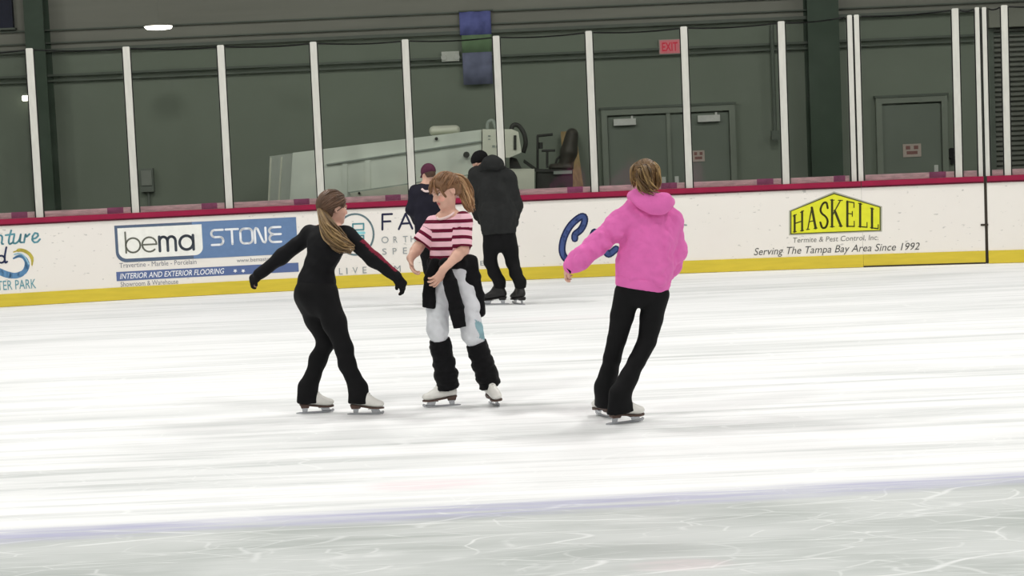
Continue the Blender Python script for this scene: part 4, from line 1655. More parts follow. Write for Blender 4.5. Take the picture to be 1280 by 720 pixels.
# ---- hair
def strand_mesh(paths, r0, r1, cols):
    vs, fs, cs = [], [], []
    n = 0
    for p, c in zip(paths, cols):
        k = len(p)
        rr = np.interp(np.linspace(0, 1, k), [0, .15, .7, 1], [r0 * .7, r0, r0 * .8, r1])
        v, f_ = tube(p, rr, 4)
        vs.append(v)
        fs += [[i + n for i in q] for q in f_]
        n += len(v)
        cs.append(np.tile(c, (len(v), 1)))
    return np.concatenate(vs), fs, np.concatenate(cs)


def hair_cols(base, n, r, var=.35, tip=None):
    b = np.array(lin(base))
    return [np.clip(b * r.uniform(1 - var, 1 + var), 0, 1) for _ in range(n)]


def hair_cap(fig, q, s, base, tie, face=.052, low=-.05, seed=3, n=240, puff=.010, slope=.55, fringe=(), ear=True):
    """hair combed over the skull towards the tie point (local right, forward, up)"""
    r = np.random.default_rng(seed)
    c = q(0, -.008, .022)
    ax = [nrm(q(1, 0, 0) - q(0, 0, 0)), nrm(q(0, 1, 0) - q(0, 0, 0)), nrm(q(0, 0, 1) - q(0, 0, 0))]
    rad = np.array((.074, .092, .086)) * s + puff
    f = Field()
    f.ell(c, rad, ax, .02)
    f.ell(q(0, -.055, -.03), (.058 * s, .045 * s, .05 * s), ax, .03)
    if ear:
        for sg in (-1, 1):
            f.ell(q(sg * .085, .022, -.040), (.05 * s, .058 * s, .052 * s), ax, .008, '-')
    f.cut(q(0, face, .0), ax[1] * 1.0 - ax[2] * slope)
    f.cut(q(0, 0, low), -ax[2] + ax[1] * .25)
    V, Q = f.mesh(.007, 2)
    col = np.tile(np.array(lin(base)) * .8, (len(V), 1))
    paths = []
    tdir = nrm(np.array(tie) - np.array((0, -.008, .022)))
    while len(paths) < n:
        dv = nrm(r.normal(size=3))
        pos = dv * rad
        if pos[1] - slope * (pos[2] + .0) > (face + .004) * s + slope * 0 or pos[2] + .022 * s < low * s - .02:
            continue
        if np.dot(dv, tdir) > .97:
            continue
        if ear and pos[2] + .022 * s < .012 * s and pos[1] > -.045 * s:
            continue
        pth = []
        k = 9
        om = math.acos(np.clip(np.dot(dv, tdir), -1, 1))
        jit = r.normal(size=3) * .06
        lift_ = r.uniform(.99, 1.05)
        for t in np.linspace(0, 1, k):
            dd = (math.sin((1 - t) * om) * dv + math.sin(t * om) * tdir) / (math.sin(om) + 1e-6)
            dd = nrm(dd + jit * math.sin(math.pi * t))
            pp = dd * rad * lift_
            pth.append(c + ax[0] * pp[0] + ax[1] * pp[1] + ax[2] * pp[2])
        paths.append(np.array(pth))
    for pts in fringe:
        for _ in range(9):
            pp = spline([q(*(np.array(p) + r.normal(size=3) * .004)) for p in pts], 8)
            paths.append(pp)
    sv, sf, sc_ = strand_mesh(paths, .0045, .0018, hair_cols(base, len(paths), r))
    return quad_obj('hair', V, Q, M_HAIR, fig.root, np.vstack([col, sc_]), None, [(sv, sf)])


def tail(fig, guide, prof, base, tipc, n=150, seed=5, wav=.012, name='ponytail', end=.75):
    r = np.random.default_rng(seed)
    g = spline(guide, 14)
    T = np.gradient(g, axis=0)
    paths, cols = [], []
    b0, b1 = np.array(lin(base)), np.array(lin(tipc))
    for i in range(n):
        a, rr = r.uniform(0, 6.28), math.sqrt(r.uniform(0, 1))
        ph, w_ = r.uniform(0, 6.28), r.normal() * wav
        last = r.uniform(end, 1.0)
        p = []
        for j, t in enumerate(np.linspace(0, last, 11)):
            x = t * 13
            k = min(int(x), 12)
            cpt = g[k] + (g[k + 1] - g[k]) * (x - k)
            tt = nrm(T[k])
            u = nrm(np.cross(tt, (.2, .9, .3)))
            v = np.cross(tt, u)
            R_ = np.interp(t, np.linspace(0, 1, len(prof)), prof)
            p.append(cpt + (u * math.cos(a) + v * math.sin(a)) * rr * R_ + u * w_ * math.sin(ph + 7 * t) * t + v * w_ * math.cos(ph + 6 * t) * t)
        paths.append(np.array(p))
        cols.append(np.clip((b0 + (b1 - b0) * r.uniform(0, 1)) * r.uniform(.7, 1.25), 0, 1))
    sv, sf, sc_ = strand_mesh(paths, .0058, .002, cols)
    f = Field()
    k = 7
    idx = np.linspace(0, 11, k).astype(int)
    f.chain([g[i] for i in idx], [max(.008, np.interp(i / 13, np.linspace(0, 1, len(prof)), prof) * .72) for i in idx], None, .02)
    V, Q = f.mesh(.009, 1)
    V = folds(V, Q, .004, 60, seed)
    col = np.tile((b0 * .75 + b1 * .1), (len(V), 1))
    return quad_obj(name, V, Q, M_HAIR, fig.root, np.vstack([col, sc_]), None, [(sv, sf)])


def skin_cols(*fs):
    def fn(V, N):
        col = np.tile(SKIN, (len(V), 1))
        for f_ in fs:
            col = f_(V, N, col)
        return col
    return fn


def trunk(f, pts, rad, rv, k=.04, fb=False, fa=False):
    f.chain(pts, rad, rv, k, fa, fb)


def flat(v):
    v = np.array(v, float)
    v[2] = 0
    return nrm(v)


# =================================================================== skater in black, left (seen from behind, moving right)
F1 = Fig(424, 517, 'girl skater in all black seen from behind with long brown ponytail and arms spread')
P = F1.P
shL, shR = P(388, 293, .10), P(434, 294, -.10)
rv = flat(shR - shL)
neck, chest, waist, hip = P(412, 286), P(407, 309), P(399, 334), P(395, 364)
aA = skate(F1, 395, 516.5, (1, .12), .88, .06)
aB = skate(F1, 458, 518.5, (1, -.22), .88, -.05)
hipL, hipR = hip - rv * .075 + np.array((0, 0, -.03)), hip + rv * .075 + np.array((0, 0, -.03))
knA, knB = P(408, 428, .07), P(430, 436, -.10)
ankA, ankB = aA(-.055, 0, .17), aB(-.055, 0, .17)
elL, wrL = P(352, 321, .12), P(323, 343.5, .10)
elR, wrR = P(467, 325, -.15), P(496, 346, -.18)
hc = P(416, 260, -.01)
b = Field()
trunk(b, [neck, P(410, 297), chest, waist, hip], [(.05, .05), (.12, .065), (.115, .075), (.085, .065), (.115, .085)], rv)
q1, hcol = head(b, hc, (.80, .55, -.12), (0, 0, 1), .97)
b.cap(hc + np.array((-.01, -.01, -.05)), neck, .045, .05, .03)
for sh, el, wr in ((shL, elL, wrL), (shR, elR, wrR)):
    b.chain([neck + (sh - neck) * .35, sh, el, wr], [.05, .042, .034, .025])
for h_, k_, a_ in ((hipL, knA, ankA), (hipR, knB, ankB)):
    b.chain([h_, k_, k_ + (a_ - k_) * .35, a_], [.065, .042, .036, .028])
fing = hand(b, wrL, (-.75, .35, -.55), (.2, .6, -.5), .135, 43, 1, .8, 3)
fing += hand(b, wrR, (.55, .1, -.85), (-.6, .5, -.3), .14, 33, -1, .8, 3)
F1.part('body', b, .007, M_SKIN, 2, None, skin_cols(hcol), None, fing)
j = Field()
trunk(j, [P(411.5, 290), P(410, 298), chest, waist, P(396, 352), P(394, 368)],
      [(.07, .055), (.13, .08), (.128, .092), (.098, .08), (.127, .098), (.135, .104)], rv, .04, True)
j.cap(P(413, 280), P(411, 292), .05, .062, .03)
for sh, el, wr in ((shL, elL, wrL), (shR, elR, wrR)):
    j.chain([neck + (sh - neck) * .4 + np.array((0, 0, -.02)), sh, el, wr], [.06, .055, .046, .038], None, .035)
e_dir = nrm(wrR - elR)
s_up = nrm(np.cross(e_dir, (0, 1, 0)))
s_up = s_up if s_up[2] > 0 else -s_up


def trim(V, N):
    col = np.tile(np.array(lin((14, 14, 17))), (len(V), 1))
    d = V - shR
    t = d @ nrm(wrR - shR)
    L = np.linalg.norm(wrR - shR)
    side_ = N @ nrm(s_up + np.array((.15, -.35, .1)))
    m = (t > .10) & (t < L - .02) & (side_ > .80) & (V[:, 0] > shR[0] - .01)
    col[m] = lin((122, 26, 50))
    return col


F1.part('jacket', j, .007, M_JKT, 2, [(.004, 30, 4), (.002, 70, 5)], trim)
t_ = Field()
trunk(t_, [P(397, 345), hip, P(396, 378)], [(.118, .092), (.138, .108), (.12, .10)], rv)
t_.ell(hip - np.cross((0, 0, 1), rv) * .05 + np.array((0, 0, -.02)), (.11, .08, .085), (rv, np.cross((0, 0, 1), rv), (0, 0, 1)), .03)
for h_, k_, a_, fn in ((hipL, knA, ankA, aA), (hipR, knB, ankB, aB)):
    mid = k_ + (a_ - k_) * .35 + nrm(np.array((-1, 0, 0))) * .012
    t_.chain([h_, h_ + (k_ - h_) * .5, k_, mid, a_ + nrm(k_ - a_) * .05], [.088, .076, .056, .054, .047], None, .03)
    t_.cap(a_ + nrm(k_ - a_) * .10, fn(-.052, 0, .19), .047, .052, .03)
    t_.seg(fn(-.054, 0, .20), fn(-.054, 0, .082), (.060, .050), (.074, .052), fn(.1, 0, 0) - fn(0, 0, 0), .03, '+', False, True)
F1.part('trousers', t_, .008, M_BLKS, 2, [(.003, 26, 9)])
for wr, dr, pn, cu, sd in ((wrL, (-.75, .35, -.55), (.2, .6, -.5), 35, 1), (wrR, (.55, .1, -.85), (-.6, .5, -.3), 25, -1)):
    gl = Field()
    el_ = elL if sd == 1 else elR
    gl.cap(wr - nrm(wr - el_) * .05, wr, .034, .032, .01)
    L_ = .145 if sd == 1 else .15
    fg = hand(gl, wr, dr, pn, L_, cu + 8, sd, 1.35, 3)
    F1.part('glove', gl, .006, M_GLOVE, 1, None, None, None, fg)
hair_cap(F1, q1, .97, (96, 72, 56), (0, -.085, -.02), face=.048, low=-.06, seed=2)
tail(F1, [q1(0, -.092, -.018), P(409, 282, -.16), P(416, 294, -.19), P(427, 305, -.20), P(442, 313, -.19)], [.022, .05, .062, .055, .03],
     (92, 70, 48), (160, 132, 90), 190, 6, .022)
MB().tube([q1(.028 * math.cos(a), -.094, -.018 + .028 * math.sin(a)) for a in np.linspace(0, 6.3, 14)], .007, 6).build('hair_tie', M_GLOVE, F1.root, True)

# =================================================================== girl in the striped shirt, middle (facing the camera, head turned down)
F2 = Fig(578, 508, 'girl skater in red and pink striped shirt with grey pants and black leg warmers')
P = F2.P
fw = nrm((-.42, -.9, 0))
shR, shL = P(543, 281, .06), P(579.5, 276, -.05)
rv = flat(shL - shR)
neck, chest, waist, hip = P(560, 269), P(561, 290), P(563, 317), P(562, 338)
aR = skate(F2, 551.5, 508.5, (-1, -.12), .90, .0)
aL = skate(F2, 618, 506.5, (.30, -.95), .90, .10)
hipR, hipL = P(549, 348, .03), P(575, 347, -.03)
knR, knL = P(547, 411, -.05), P(591, 417, -.06)
ankR, ankL = aR(-.055, 0, .17), aL(-.055, 0, .17)
elR, wrR = P(522, 310, .03), P(513, 323, -.11)
elL, wrL = P(579, 312, -.09), P(554, 337, -.22)
hc = P(557, 238, -.04)
b = Field()
trunk(b, [P(560, 273), P(561, 279), chest, waist, hip], [(.05, .045), (.11, .06), (.105, .072), (.09, .07), (.11, .085)], rv)
q2, hcol = head(b, hc, (-.80, -.48, -.36), (-.1, 0, 1), .98)
b.cap(hc + np.array((.015, .015, -.05)), P(560, 272), .043, .05, .03)
for sh, el, wr in ((shR, elR, wrR), (shL, elL, wrL)):
    b.chain([neck + (sh - neck) * .4, sh, el, el + (wr - el) * .3, wr], [.05, .043, .035, .034, .024])
for h_, k_, a_ in ((hipR, knR, ankR), (hipL, knL, ankL)):
    b.chain([h_, k_, k_ + (a_ - k_) * .35, a_], [.065, .042, .036, .028])
fing = hand(b, wrR, (.12, -.35, -.93), (.75, -.1, .2), .15, 22, 1, 1.0, 7)
fing += hand(b, wrL, (-.58, -.12, -.80), (-.5, .55, .2), .155, 18, 1, 1.0, 8)
F2.part('body', b, .0055, M_SKIN, 1, None, skin_cols(hcol), None, fing)
s_ = Field()
trunk(s_, [P(560, 277), P(561, 283), chest, P(562, 306), P(562, 324)], [(.085, .055), (.12, .075), (.12, .09), (.122, .092), (.135, .104)], rv, .04, True)
slR, slL = shR + (elR - shR) * .80, shL + (elL - shL) * .90
for sh, sl in ((shR, slR), (shL, slL)):
    s_.seg(neck + (sh - neck) * .55 + np.array((0, 0, -.02)), sh, (.055, .05), (.052, .052), None, .03)
    s_.seg(sh, sl, (.052, .052), (.062, .058), None, .035, '+', False, True)
s_.ell(P(557, 267, -.05), (.062, .062, .034), None, .012, '-')


def stripe(V):
    z = (V[:, 2]) / .0575 + 0.18
    out = z.copy()
    for sh, sl, sg in ((shR, slR, -1), (shL, slL, 1)):
        d = nrm(sl - sh)
        t = (V - sh) @ d
        off = np.linalg.norm((V - sh) - t[:, None] * d, axis=1)
        lat = (V - (neck + sh) / 2) @ rv * sg
        m = (t > .05) & (off < .085) & (((V - sh) @ rv * sg) > -.035 + .0 * t)
        zc = (sh[2] - t) / .0575 + .18
        out[m] = zc[m]
    return out


F2.part('striped_shirt', s_, .006, M_STRIPE, 1, [(.006, 24, 3, (1, 1, .7), True), (.002, 60, 4)], None, ('stripe', stripe))
cr_ = []
for a in np.linspace(0, 2 * math.pi, 22):
    cr_.append(P(557.5, 270.5, -.03) + rv * .058 * math.cos(a) + nrm((-.42, -.9, 0)) * .056 * math.sin(a) + np.array((0, 0, -.022 * math.sin(a) + .010 * math.cos(a) + .01)))
MB().tube(cr_, .008, 6).build('collar', M_TRIMW, F2.root, True)
t_ = Field()
trunk(t_, [P(562, 322), hip, P(562, 352)], [(.115, .09), (.13, .10), (.115, .092)], rv)
for h_, k_, a_ in ((hipR, knR, ankR), (hipL, knL, ankL)):
    t_.chain([h_, h_ + (k_ - h_) * .5, k_, k_ + (a_ - k_) * .28], [.085, .078, .066, .050], None, .03)


def pant_cols(V, N):
    col = np.tile(np.array(lin((216, 218, 222))), (len(V), 1))
    c0 = P(598, 410, -.02)
    d = V - c0
    m = (np.abs(d[:, 2] + d[:, 0] * .6) < .055) & (V[:, 0] > c0[0] - .018) & (N[:, 0] > .45)
    col[m] = lin((138, 172, 180))
    return col


F2.part('sweatpants', t_, .0075, M_SWEAT, 2, [(.010, 26, 12, (1, 1, .8), True), (.003, 60, 13)], pant_cols)
for k_, a_, fn in ((knR, ankR, aR), (knL, ankL, aL)):
    w_ = Field()
    top = k_ + (a_ - k_) * .19
    dn = a_ + (a_ - k_) * .08 + np.array((0, 0, -.0))
    pts = [top + (dn - top) * x for x in np.linspace(0, 1, 9)]
    rr = [.070, .066, .070, .063, .073, .065, .077, .067, .078]
    w_.chain(pts, rr, None, .012, True, True)
    F2.part('leg_warmer', w_, .007, M_BLK, 1, [(.007, 30, 21, (.4, .4, 2.2), True), (.002, 90, 22)])
# jacket knotted round the waist
jk = Field()
ring = []
for a in np.linspace(0, 2 * math.pi, 15):
    ring.append(P(562.5, 327) + rv * .142 * math.cos(a) + fw * .108 * math.sin(a) + np.array((0, 0, -.012 * math.sin(a))))
for i in range(14):
    jk.seg(ring[i], ring[i + 1], (.034, .018), (.034, .018), (0, 0, 1), .015)
kn = P(556, 329, -.17)
jk.ell(kn, (.038, .026, .036), None, .02)
xa = np.array((1.0, 0, 0))
jk.chain([P(545, 326, -.12), P(538, 350, -.10), P(535.5, 385, -.09)], [(.036, .02), (.042, .02), (.046, .018)], xa, .02, False, True)
jk.chain([kn, P(563, 352, -.19), P(570, 385, -.17), P(575, 410, -.15)], [(.032, .022), (.046, .022), (.05, .022), (.046, .02)], xa, .02, False, True)
jk.chain([P(580, 326, -.06), P(584, 348, -.07), P(593, 372, -.03), P(601, 392, .0)], [(.085, .035), (.085, .03), (.068, .03), (.032, .024)], xa, .025)
jk.chain([P(566, 330, .10), P(569, 350, .13), P(572, 378, .14)], [(.13, .02), (.15, .022), (.15, .02)], xa, .03, False, True)
F2.part('tied_jacket', jk, .007, M_BLK, 2, [(.005, 30, 31)])
hair_cap(F2, q2, .98, (130, 95, 66), (.02, -.075, .06), face=.050, low=-.045, seed=8, n=260, slope=.45,
         fringe=[[(-.02, .06, .095), (-.035, .085, .05), (-.045, .088, .01)], [(.02, .06, .095), (.035, .085, .05), (.05, .082, .012)], [(0, .062, .096), (.005, .094, .055), (.012, .098, .03)],
                 [(-.045, .05, .07), (-.066, .062, .02), (-.066, .05, -.03)]])
tie = q2(.02, -.095, .062)
tail(F2, [tie, P(577, 226, .03), P(582, 242, .04), P(586, 256, .03), P(590, 266, .02)], [.02, .036, .040, .036, .022], (146, 106, 72), (190, 156, 118), 150, 9, .014)
tv_, tf_ = tube([tie + (q2(.02, -.1, .064) - tie) * x * 3 + np.array((0, 0, 0)) for x in (-.6, 0, .6)], (.02, .026, .02), 12)
mesh_obj('hair_tie', tv_, tf_, M_TRIMW, F2.root, True)

# =================================================================== girl in the pink hoodie, right (seen from behind)
F3 = Fig(779, 527.5, 'girl skater in bright pink hoodie and black flared leggings seen from behind')
P = F3.P
shL, shR = P(774, 281, -.02), P(838, 279, .03)
rv = flat(shR - shL)
neck, chest, waist, hip = P(808, 252), P(810, 290), P(805, 330), P(802, 362)
aL = skate(F3, 755, 521, (-.36, .93), .92, -.08)
aR = skate(F3, 782, 529, (.90, .42), .92, .10)
hipL, hipR = P(784.5, 366), P(820, 368)
knL, knR = P(771, 424, .06), P(809, 426, .04)
ankL, ankR = aL(-.055, 0, .17), aR(-.055, 0, .17)
elL, wrL = P(745, 307, -.05), P(715, 332, -.08)
elR, wrR = P(843, 314, .08), P(835, 342, .24)
hc = P(807, 223, .02)
b = Field()
trunk(b, [neck, P(808, 266), chest, waist, hip], [(.05, .05), (.13, .07), (.125, .08), (.10, .075), (.12, .09)], rv)
q3, hcol = head(b, hc, (.12, .98, -.16), (0, 0, 1), .97)
b.cap(hc + np.array((0, -.01, -.05)), neck + np.array((0, 0, -.03)), .045, .052, .03)
for sh, el, wr in ((shL, elL, wrL), (shR, elR, wrR)):
    b.chain([neck + (sh - neck) * .4 + np.array((0, 0, -.03)), sh, el, wr], [.05, .044, .035, .026])
for h_, k_, a_ in ((hipL, knL, ankL), (hipR, knR, ankR)):
    b.chain([h_, k_, k_ + (a_ - k_) * .35, a_], [.065, .042, .036, .028])
fing = hand(b, wrL, (-.55, .62, -.56), (.4, .5, -.6), .15, 38, 1, 1.0)
fing += hand(b, wrR, (-.85, .4, -.2), (-.2, -.5, -.8), .15, 30, -1, 1.0)
F3.part('body', b, .0065, M_SKIN, 2, None, skin_cols(hcol), None, fing)
h_f = Field()
trunk(h_f, [P(808, 258), P(809, 272), P(811, 300), P(807, 332), P(803.4, 353)], [(.075, .065), (.135, .085), (.158, .11), (.168, .122), (.165, .12)], rv, .04, True)
h_f.seg(P(792, 259, -.01), shL, (.05, .05), (.055, .055), None, .04)
h_f.seg(P(826, 258, .01), shR, (.05, .05), (.055, .055), None, .04)
for sh, el, wr in ((shL, elL, wrL), (shR, elR, wrR)):
    h_f.chain([neck + (sh - neck) * .55 + np.array((0, 0, -.06)), sh, el, el + (wr - el) * .6, wr], [.062, .064, .058, .053, .044], None, .05)
RY = [258, 272, 300, 332, 354]
RX, RW, RD = [808, 809, 811, 807, 803], [.075, .135, .158, .168, .168], [.065, .085, .11, .122, .122]


def on_back(px, py, inn=-.003):
    x = (px - np.interp(py, RY, RX)) / 212.0 / np.interp(py, RY, RW)
    d = np.interp(py, RY, RD) * math.sqrt(max(.02, 1 - min(.97, abs(x)) ** 2))
    return P(px, py, -d + inn)


for cr, rr_ in (([(783, 312), (790, 298), (801, 286)], .013), ([(785, 322), (796, 305), (808, 296)], .011), ([(779, 330), (790, 318), (806, 314)], .010),
                ([(836, 288), (832, 306), (833, 326)], .012), ([(838, 330), (824, 338), (812, 337)], .010),
                ([(776, 343), (790, 347), (806, 345)], .011), ([(814, 349), (826, 352), (836, 349)], .010), ([(794, 328), (808, 324), (822, 328)], .009), ([(797, 276), (792, 290), (795, 300)], .011)):
    h_f.chain([on_back(*c) for c in cr], [rr_ * .8, rr_ * 1.4, rr_ * .8], None, .018)
for cr in ([(762, 286, -.075), (768, 292, -.085), (778, 294, -.09)], [(752, 293, -.105), (757, 304, -.105), (764, 307, -.10)], [(740, 302, -.10), (742, 311, -.11), (748, 318, -.10)],
           [(728, 313, -.115), (731, 322, -.12), (736, 327, -.11)], [(720, 320, -.12), (722, 328, -.125), (728, 333, -.115)]):
    h_f.chain([P(*c) for c in cr], [.010, .018, .010], None, .018)
F3.part('hoodie', h_f, .006, M_PINKH, 1, [(.013, 15, 41, (1, 1, .8), True), (.006, 34, 42, (1, 1, 1), True)])
hd = Field()
hc2 = P(815, 250, -.085)
hd.ell(P(816, 254, -.105), (.118, .048, .052), (nrm((1, 0, -.16)), (0, 1, 0), (.16, 0, 1)), .03)
hd.chain([P(792, 246, .03), P(796, 245, -.07), P(812, 247, -.105), P(832, 250, -.09), P(836, 253, .02)], [.034, .036, .04, .036, .032], None, .03)
hd.chain([P(836, 253, .02), P(826, 258, .1), P(800, 258, .1), P(792, 246, .03)], [.03, .03, .03, .032], None, .03)
hd.ell(P(822, 261, -.12), (.06, .03, .04), None, .04)
F3.part('hood', hd, .0075, M_PINKH, 2, [(.005, 30, 51)])
hm = Field()
u_ax = nrm(P(802.5, 358) - P(807, 332))
hm.seg(P(804.2, 348), P(802, 361.5), (.170, .126), (.160, .117), rv, .01, '+', True, True)
F3.part('hem_band', hm, .007, M_PINKH, 2)
for el, wr in ((elL, wrL), (elR, wrR)):
    cf = Field()
    d_ = nrm(wr - el)
    cf.seg(wr - d_ * .03, wr + d_ * .025, (.044, .044), (.037, .037), None, .01, '+', True, True)
    F3.part('cuff', cf, .006, M_PINKH, 1, [(.002, 80, 53)])
d_ = nrm(wrL - elL)
MB().tube([wrL + d_ * .026, wrL + d_ * .04], (.031, .031), 14).build('wrist_band', M_GLOVE, F3.root, True)
t_ = Field()
trunk(t_, [P(804, 345), P(802.5, 358), P(801.5, 364)], [(.12, .09), (.142, .11), (.13, .10)], rv, .02)
for h_, k_, a_, fn in ((hipL, knL, ankL, aL), (hipR, knR, ankR, aR)):
    mid = k_ + (a_ - k_) * .35 + np.array((-.004, -.015, 0))
    t_.chain([h_, h_ + (k_ - h_) * .5, k_, mid, a_ + nrm(k_ - a_) * .06], [.080, .070, .057, .053, .049], None, .012)
    t_.cap(a_ + nrm(k_ - a_) * .14, fn(-.045, 0, .19), .047, .052, .04)
    t_.seg(fn(-.048, 0, .205), fn(-.036, 0, .076), (.062, .052), (.092, .057), fn(.1, 0, 0) - fn(0, 0, 0), .03, '+', False, True)
F3.part('leggings', t_, .0075, M_BLKS, 2, [(.002, 26, 61)])
hair_cap(F3, q3, .97, (106, 80, 50), (0, -.10, .045), face=.048, low=-.065, seed=12, n=420, puff=.006)
tail(F3, [q3(0, -.10, .05), q3(.0, -.135, .03), q3(.004, -.135, -.03), q3(.012, -.118, -.085), q3(.028, -.10, -.12)], [.02, .038, .044, .04, .026],
     (84, 60, 36), (160, 130, 84), 170, 13, .03)
# loose flyaway locks at both sides
tail(F3, [q3(-.05, -.03, .09), q3(-.074, -.05, .05), q3(-.078, -.055, -.01), q3(-.070, -.05, -.06)], [.008, .014, .014, .008], (106, 80, 48), (160, 130, 84), 22, 14, .01, 'loose_lock')
tail(F3, [q3(.05, -.03, .09), q3(.072, -.055, .05), q3(.076, -.06, -.02), q3(.062, -.07, -.09)], [.008, .014, .014, .008], (106, 80, 48), (160, 130, 84), 22, 15, .01, 'loose_lock')

# =================================================================== adult in the charcoal coat, further back
F4 = Fig(632, 381, 'adult skater in long charcoal coat and black beanie standing near the boards')
P = F4.P
shL, shR = P(596, 219, .05), P(635, 223, -.02)
rv = flat((1, -.12, 0))
neck, hip = P(609, 208, .0), P(624, 290)
aL = skate(F4, 619, 381, (-1, .25), 1.12, .0, 0, False)
aR = skate(F4, 648, 380.5, (-.45, .90), 1.12, .0, 0, False)
hipL, hipR = P(614, 292), P(634, 293)
knL, knR = P(613, 328, .05), P(641, 329, .05)
ankL, ankR = aL(-.055, 0, .17), aR(-.055, 0, .17)
elL, wrL = P(591, 248, .08), P(598, 270, .12)
elR, wrR = P(645, 256, .06), P(641, 280, .22)
hc = P(600, 203, .10)
b = Field()
trunk(b, [neck, P(614, 216), P(619, 240), P(622, 265), hip], [(.06, .06), (.15, .09), (.15, .10), (.13, .095), (.14, .10)], rv)
q4, hcol = head(b, hc, (-.62, .62, -.5), (-.15, .15, 1), 1.02)
b.cap(hc + np.array((.02, -.02, -.05)), neck, .052, .06, .03)
for sh, el, wr in ((shL, elL, wrL), (shR, elR, wrR)):
    b.chain([neck + (sh - neck) * .4, sh, el, wr], [.06, .05, .04, .03])
for h_, k_, a_ in ((hipL, knL, ankL), (hipR, knR, ankR)):
    b.chain([h_, k_, k_ + (a_ - k_) * .35, a_], [.08, .055, .052, .038])
fing = hand(b, wrL, (.25, -.05, -.9), (.6, .5, .1), .16, 30, 1, .8)
fing += hand(b, wrR, (-.7, .6, -.2), (-.3, -.3, -.8), .16, 30, -1, .8)
F4.part('body', b, .011, M_SKIN, 1, None, skin_cols(hcol), None, fing)
c_ = Field()
trunk(c_, [P(611, 211), P(615, 220), P(619, 238), P(622, 266), P(624, 292)], [(.10, .085), (.17, .12), (.19, .145), (.20, .155), (.185, .15)], rv, .05, True)
for sh, el, wr in ((shL, elL, wrL), (shR, elR, wrR)):
    c_.chain([neck + (sh - neck) * .5 + np.array((0, 0, -.05)), sh, el, wr], [.085, .085, .07, .055], None, .05)
F4.part('coat', c_, .010, M_COAT, 2, [(.010, 16, 71, (1, 1, .7), True), (.005, 40, 72, (1, 1, 1), True)])
hd = Field()
hd.ell(P(616, 203, -.09), (.10, .075, .085), (nrm((1, 0, -.25)), (0, 1, 0), (.25, 0, 1)), .03)
hd.chain([P(603, 210, -.04), P(610, 204, -.12), P(622, 205, -.11), P(627, 211, -.02)], [.05, .06, .06, .05], None, .03)
F4.part('hood', hd, .010, M_COAT, 2, [(.006, 30, 73)])
bn = Field()
ax4 = [nrm(q4(1, 0, 0) - q4(0, 0, 0)), nrm(q4(0, 1, 0) - q4(0, 0, 0)), nrm(q4(0, 0, 1) - q4(0, 0, 0))]
bn.ell(q4(0, -.012, .03), (.092, .108, .098), ax4, .02)
bn.cut(q4(0, .06, .02), -ax4[2] + ax4[1] * .5)
F4.part('beanie', bn, .008, M_BEANIE, 1, [(.002, 60, 74)])
t_ = Field()
trunk(t_, [P(623, 282), hip, P(624, 303)], [(.15, .115), (.155, .12), (.14, .11)], rv)
for h_, k_, a_ in ((hipL, knL, ankL), (hipR, knR, ankR)):
    t_.chain([h_, h_ + (k_ - h_) * .5, k_, k_ + (a_ - k_) * .4, a_ + np.array((0, 0, .06)), a_ + np.array((0, 0, -.01))], [.095, .085, .07, .066, .062, .064], None, .03, False, True)
F4.part('trousers', t_, .010, M_BLKS, 2, [(.005, 28, 75)])
for wr, el, dr, pn, sd in ((wrL, elL, (.25, -.05, -.9), (.6, .5, .1), 1), (wrR, elR, (-.7, .6, -.2), (-.3, -.3, -.8), -1)):
    gl = Field()
    gl.cap(wr - nrm(wr - el) * .05, wr, .04, .036, .01)
    fg = hand(gl, wr, dr, pn, .17, 30, sd, 1.15)
    F4.part('glove', gl, .008, M_GLOVE, 1, None, None, None, fg)

# =================================================================== skater in the maroon cap, hidden behind the striped shirt
F5 = Fig(538, 380, 'skater in maroon cap and dark jacket partly hidden behind the striped shirt girl')
P = F5.P
shL, shR = P(519, 240, .03), P(548, 239, 0)
rv = flat((1, -.08, 0))
neck, hip = P(533, 230), P(535, 296)
aL = skate(F5, 540, 380.5, (-.6, .8), 1.0, .0, 0, False)
aR = skate(F5, 553, 380, (-.3, .95), 1.0, .0, 0, False)
hipL, hipR = P(531, 300), P(543, 300)
knL, knR = P(536, 338, .04), P(548, 338, .04)
ankL, ankR = aL(-.055, 0, .17), aR(-.055, 0, .17)
elL, wrL = P(514, 262, .04), P(521, 278, .2)
elR, wrR = P(553, 262, .04), P(548, 278, .2)
hc = P(535.5, 217, .0)
b = Field()
trunk(b, [neck, P(533, 238), P(533, 255), P(534, 275), hip], [(.05, .05), (.12, .07), (.12, .08), (.10, .08), (.12, .09)], rv)
q5, hcol = head(b, hc, (-.5, .8, -.3), (0, 0, 1), .92)
b.cap(hc + np.array((0, 0, -.05)), neck, .045, .05, .03)
for sh, el, wr in ((shL, elL, wrL), (shR, elR, wrR)):
    b.chain([neck + (sh - neck) * .4, sh, el, wr], [.05, .044, .036, .027])
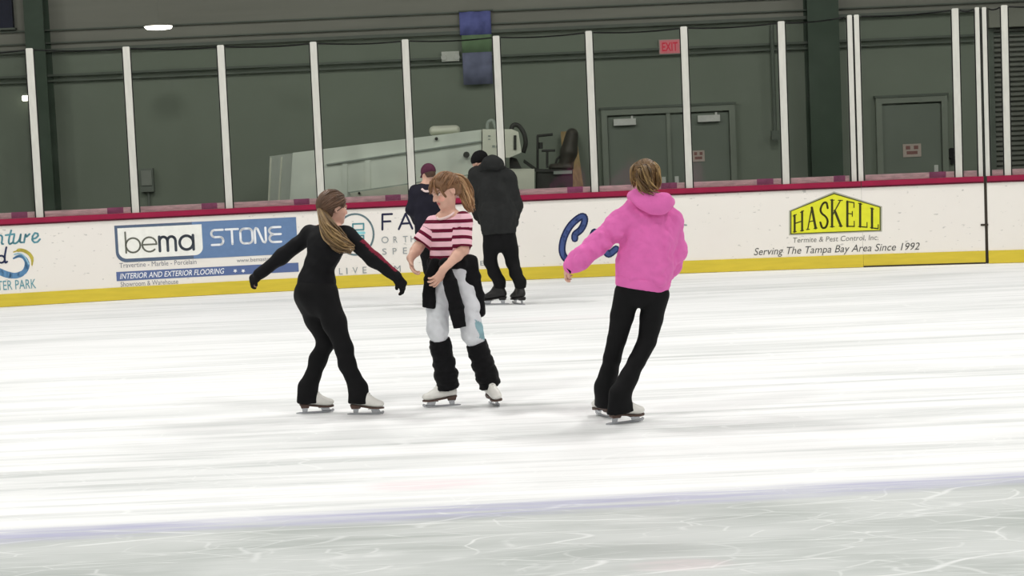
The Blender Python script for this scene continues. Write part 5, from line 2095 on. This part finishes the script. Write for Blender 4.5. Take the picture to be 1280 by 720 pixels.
for h_, k_, a_ in ((hipL, knL, ankL), (hipR, knR, ankR)):
    b.chain([h_, k_, k_ + (a_ - k_) * .35, a_], [.07, .046, .045, .034])
fing = hand(b, wrL, (.5, .6, -.5), (.6, 0, .2), .15, 30, 1, .9) + hand(b, wrR, (-.5, .6, -.5), (-.6, 0, .2), .15, 30, -1, .9)
F5.part('body', b, .011, M_SKIN, 1, None, skin_cols(hcol), None, fing)
c_ = Field()
trunk(c_, [P(533, 234), P(533, 242), P(533, 256), P(534, 276), P(535, 292)], [(.08, .07), (.13, .09), (.14, .11), (.135, .11), (.14, .11)], rv, .05, True)
for sh, el, wr in ((shL, elL, wrL), (shR, elR, wrR)):
    c_.chain([neck + (sh - neck) * .5 + np.array((0, 0, -.04)), sh, el, wr], [.065, .065, .055, .045], None, .05)
F5.part('jacket', c_, .010, M_KIDJ, 2, [(.006, 20, 81)])
MB().tube(spline([P(527, 236, -.11), P(531, 239, -.12), P(536, 239, -.12)], 8), .012, 6).build('collar_patch', M_TRIMW, F5.root, True)
cp_ = Field()
ax5 = [nrm(q5(1, 0, 0) - q5(0, 0, 0)), nrm(q5(0, 1, 0) - q5(0, 0, 0)), nrm(q5(0, 0, 1) - q5(0, 0, 0))]
cp_.ell(q5(0, -.008, .026), (.082, .099, .092), ax5, .02)
cp_.cut(q5(0, 0, -.005), -ax5[2])
cp_.seg(q5(0, .07, .012), q5(0, .14, -.002), (.06, .008), (.05, .006), ax5[0], .01)
F5.part('cap', cp_, .008, M_CAP, 1)
hair_cap(F5, q5, .92, (84, 62, 48), (0, -.09, -.03), face=.03, low=-.05, seed=22, n=60, puff=.004)
t_ = Field()
trunk(t_, [P(535, 286), hip, P(536, 306)], [(.12, .10), (.128, .105), (.115, .095)], rv)
for h_, k_, a_ in ((hipL, knL, ankL), (hipR, knR, ankR)):
    t_.chain([h_, h_ + (k_ - h_) * .5, k_, a_ + np.array((0, 0, .05)), a_ + np.array((0, 0, -.01))], [.078, .072, .06, .055, .058], None, .02, False, True)
F5.part('trousers', t_, .010, M_BLKS, 2, [(.004, 28, 82)])
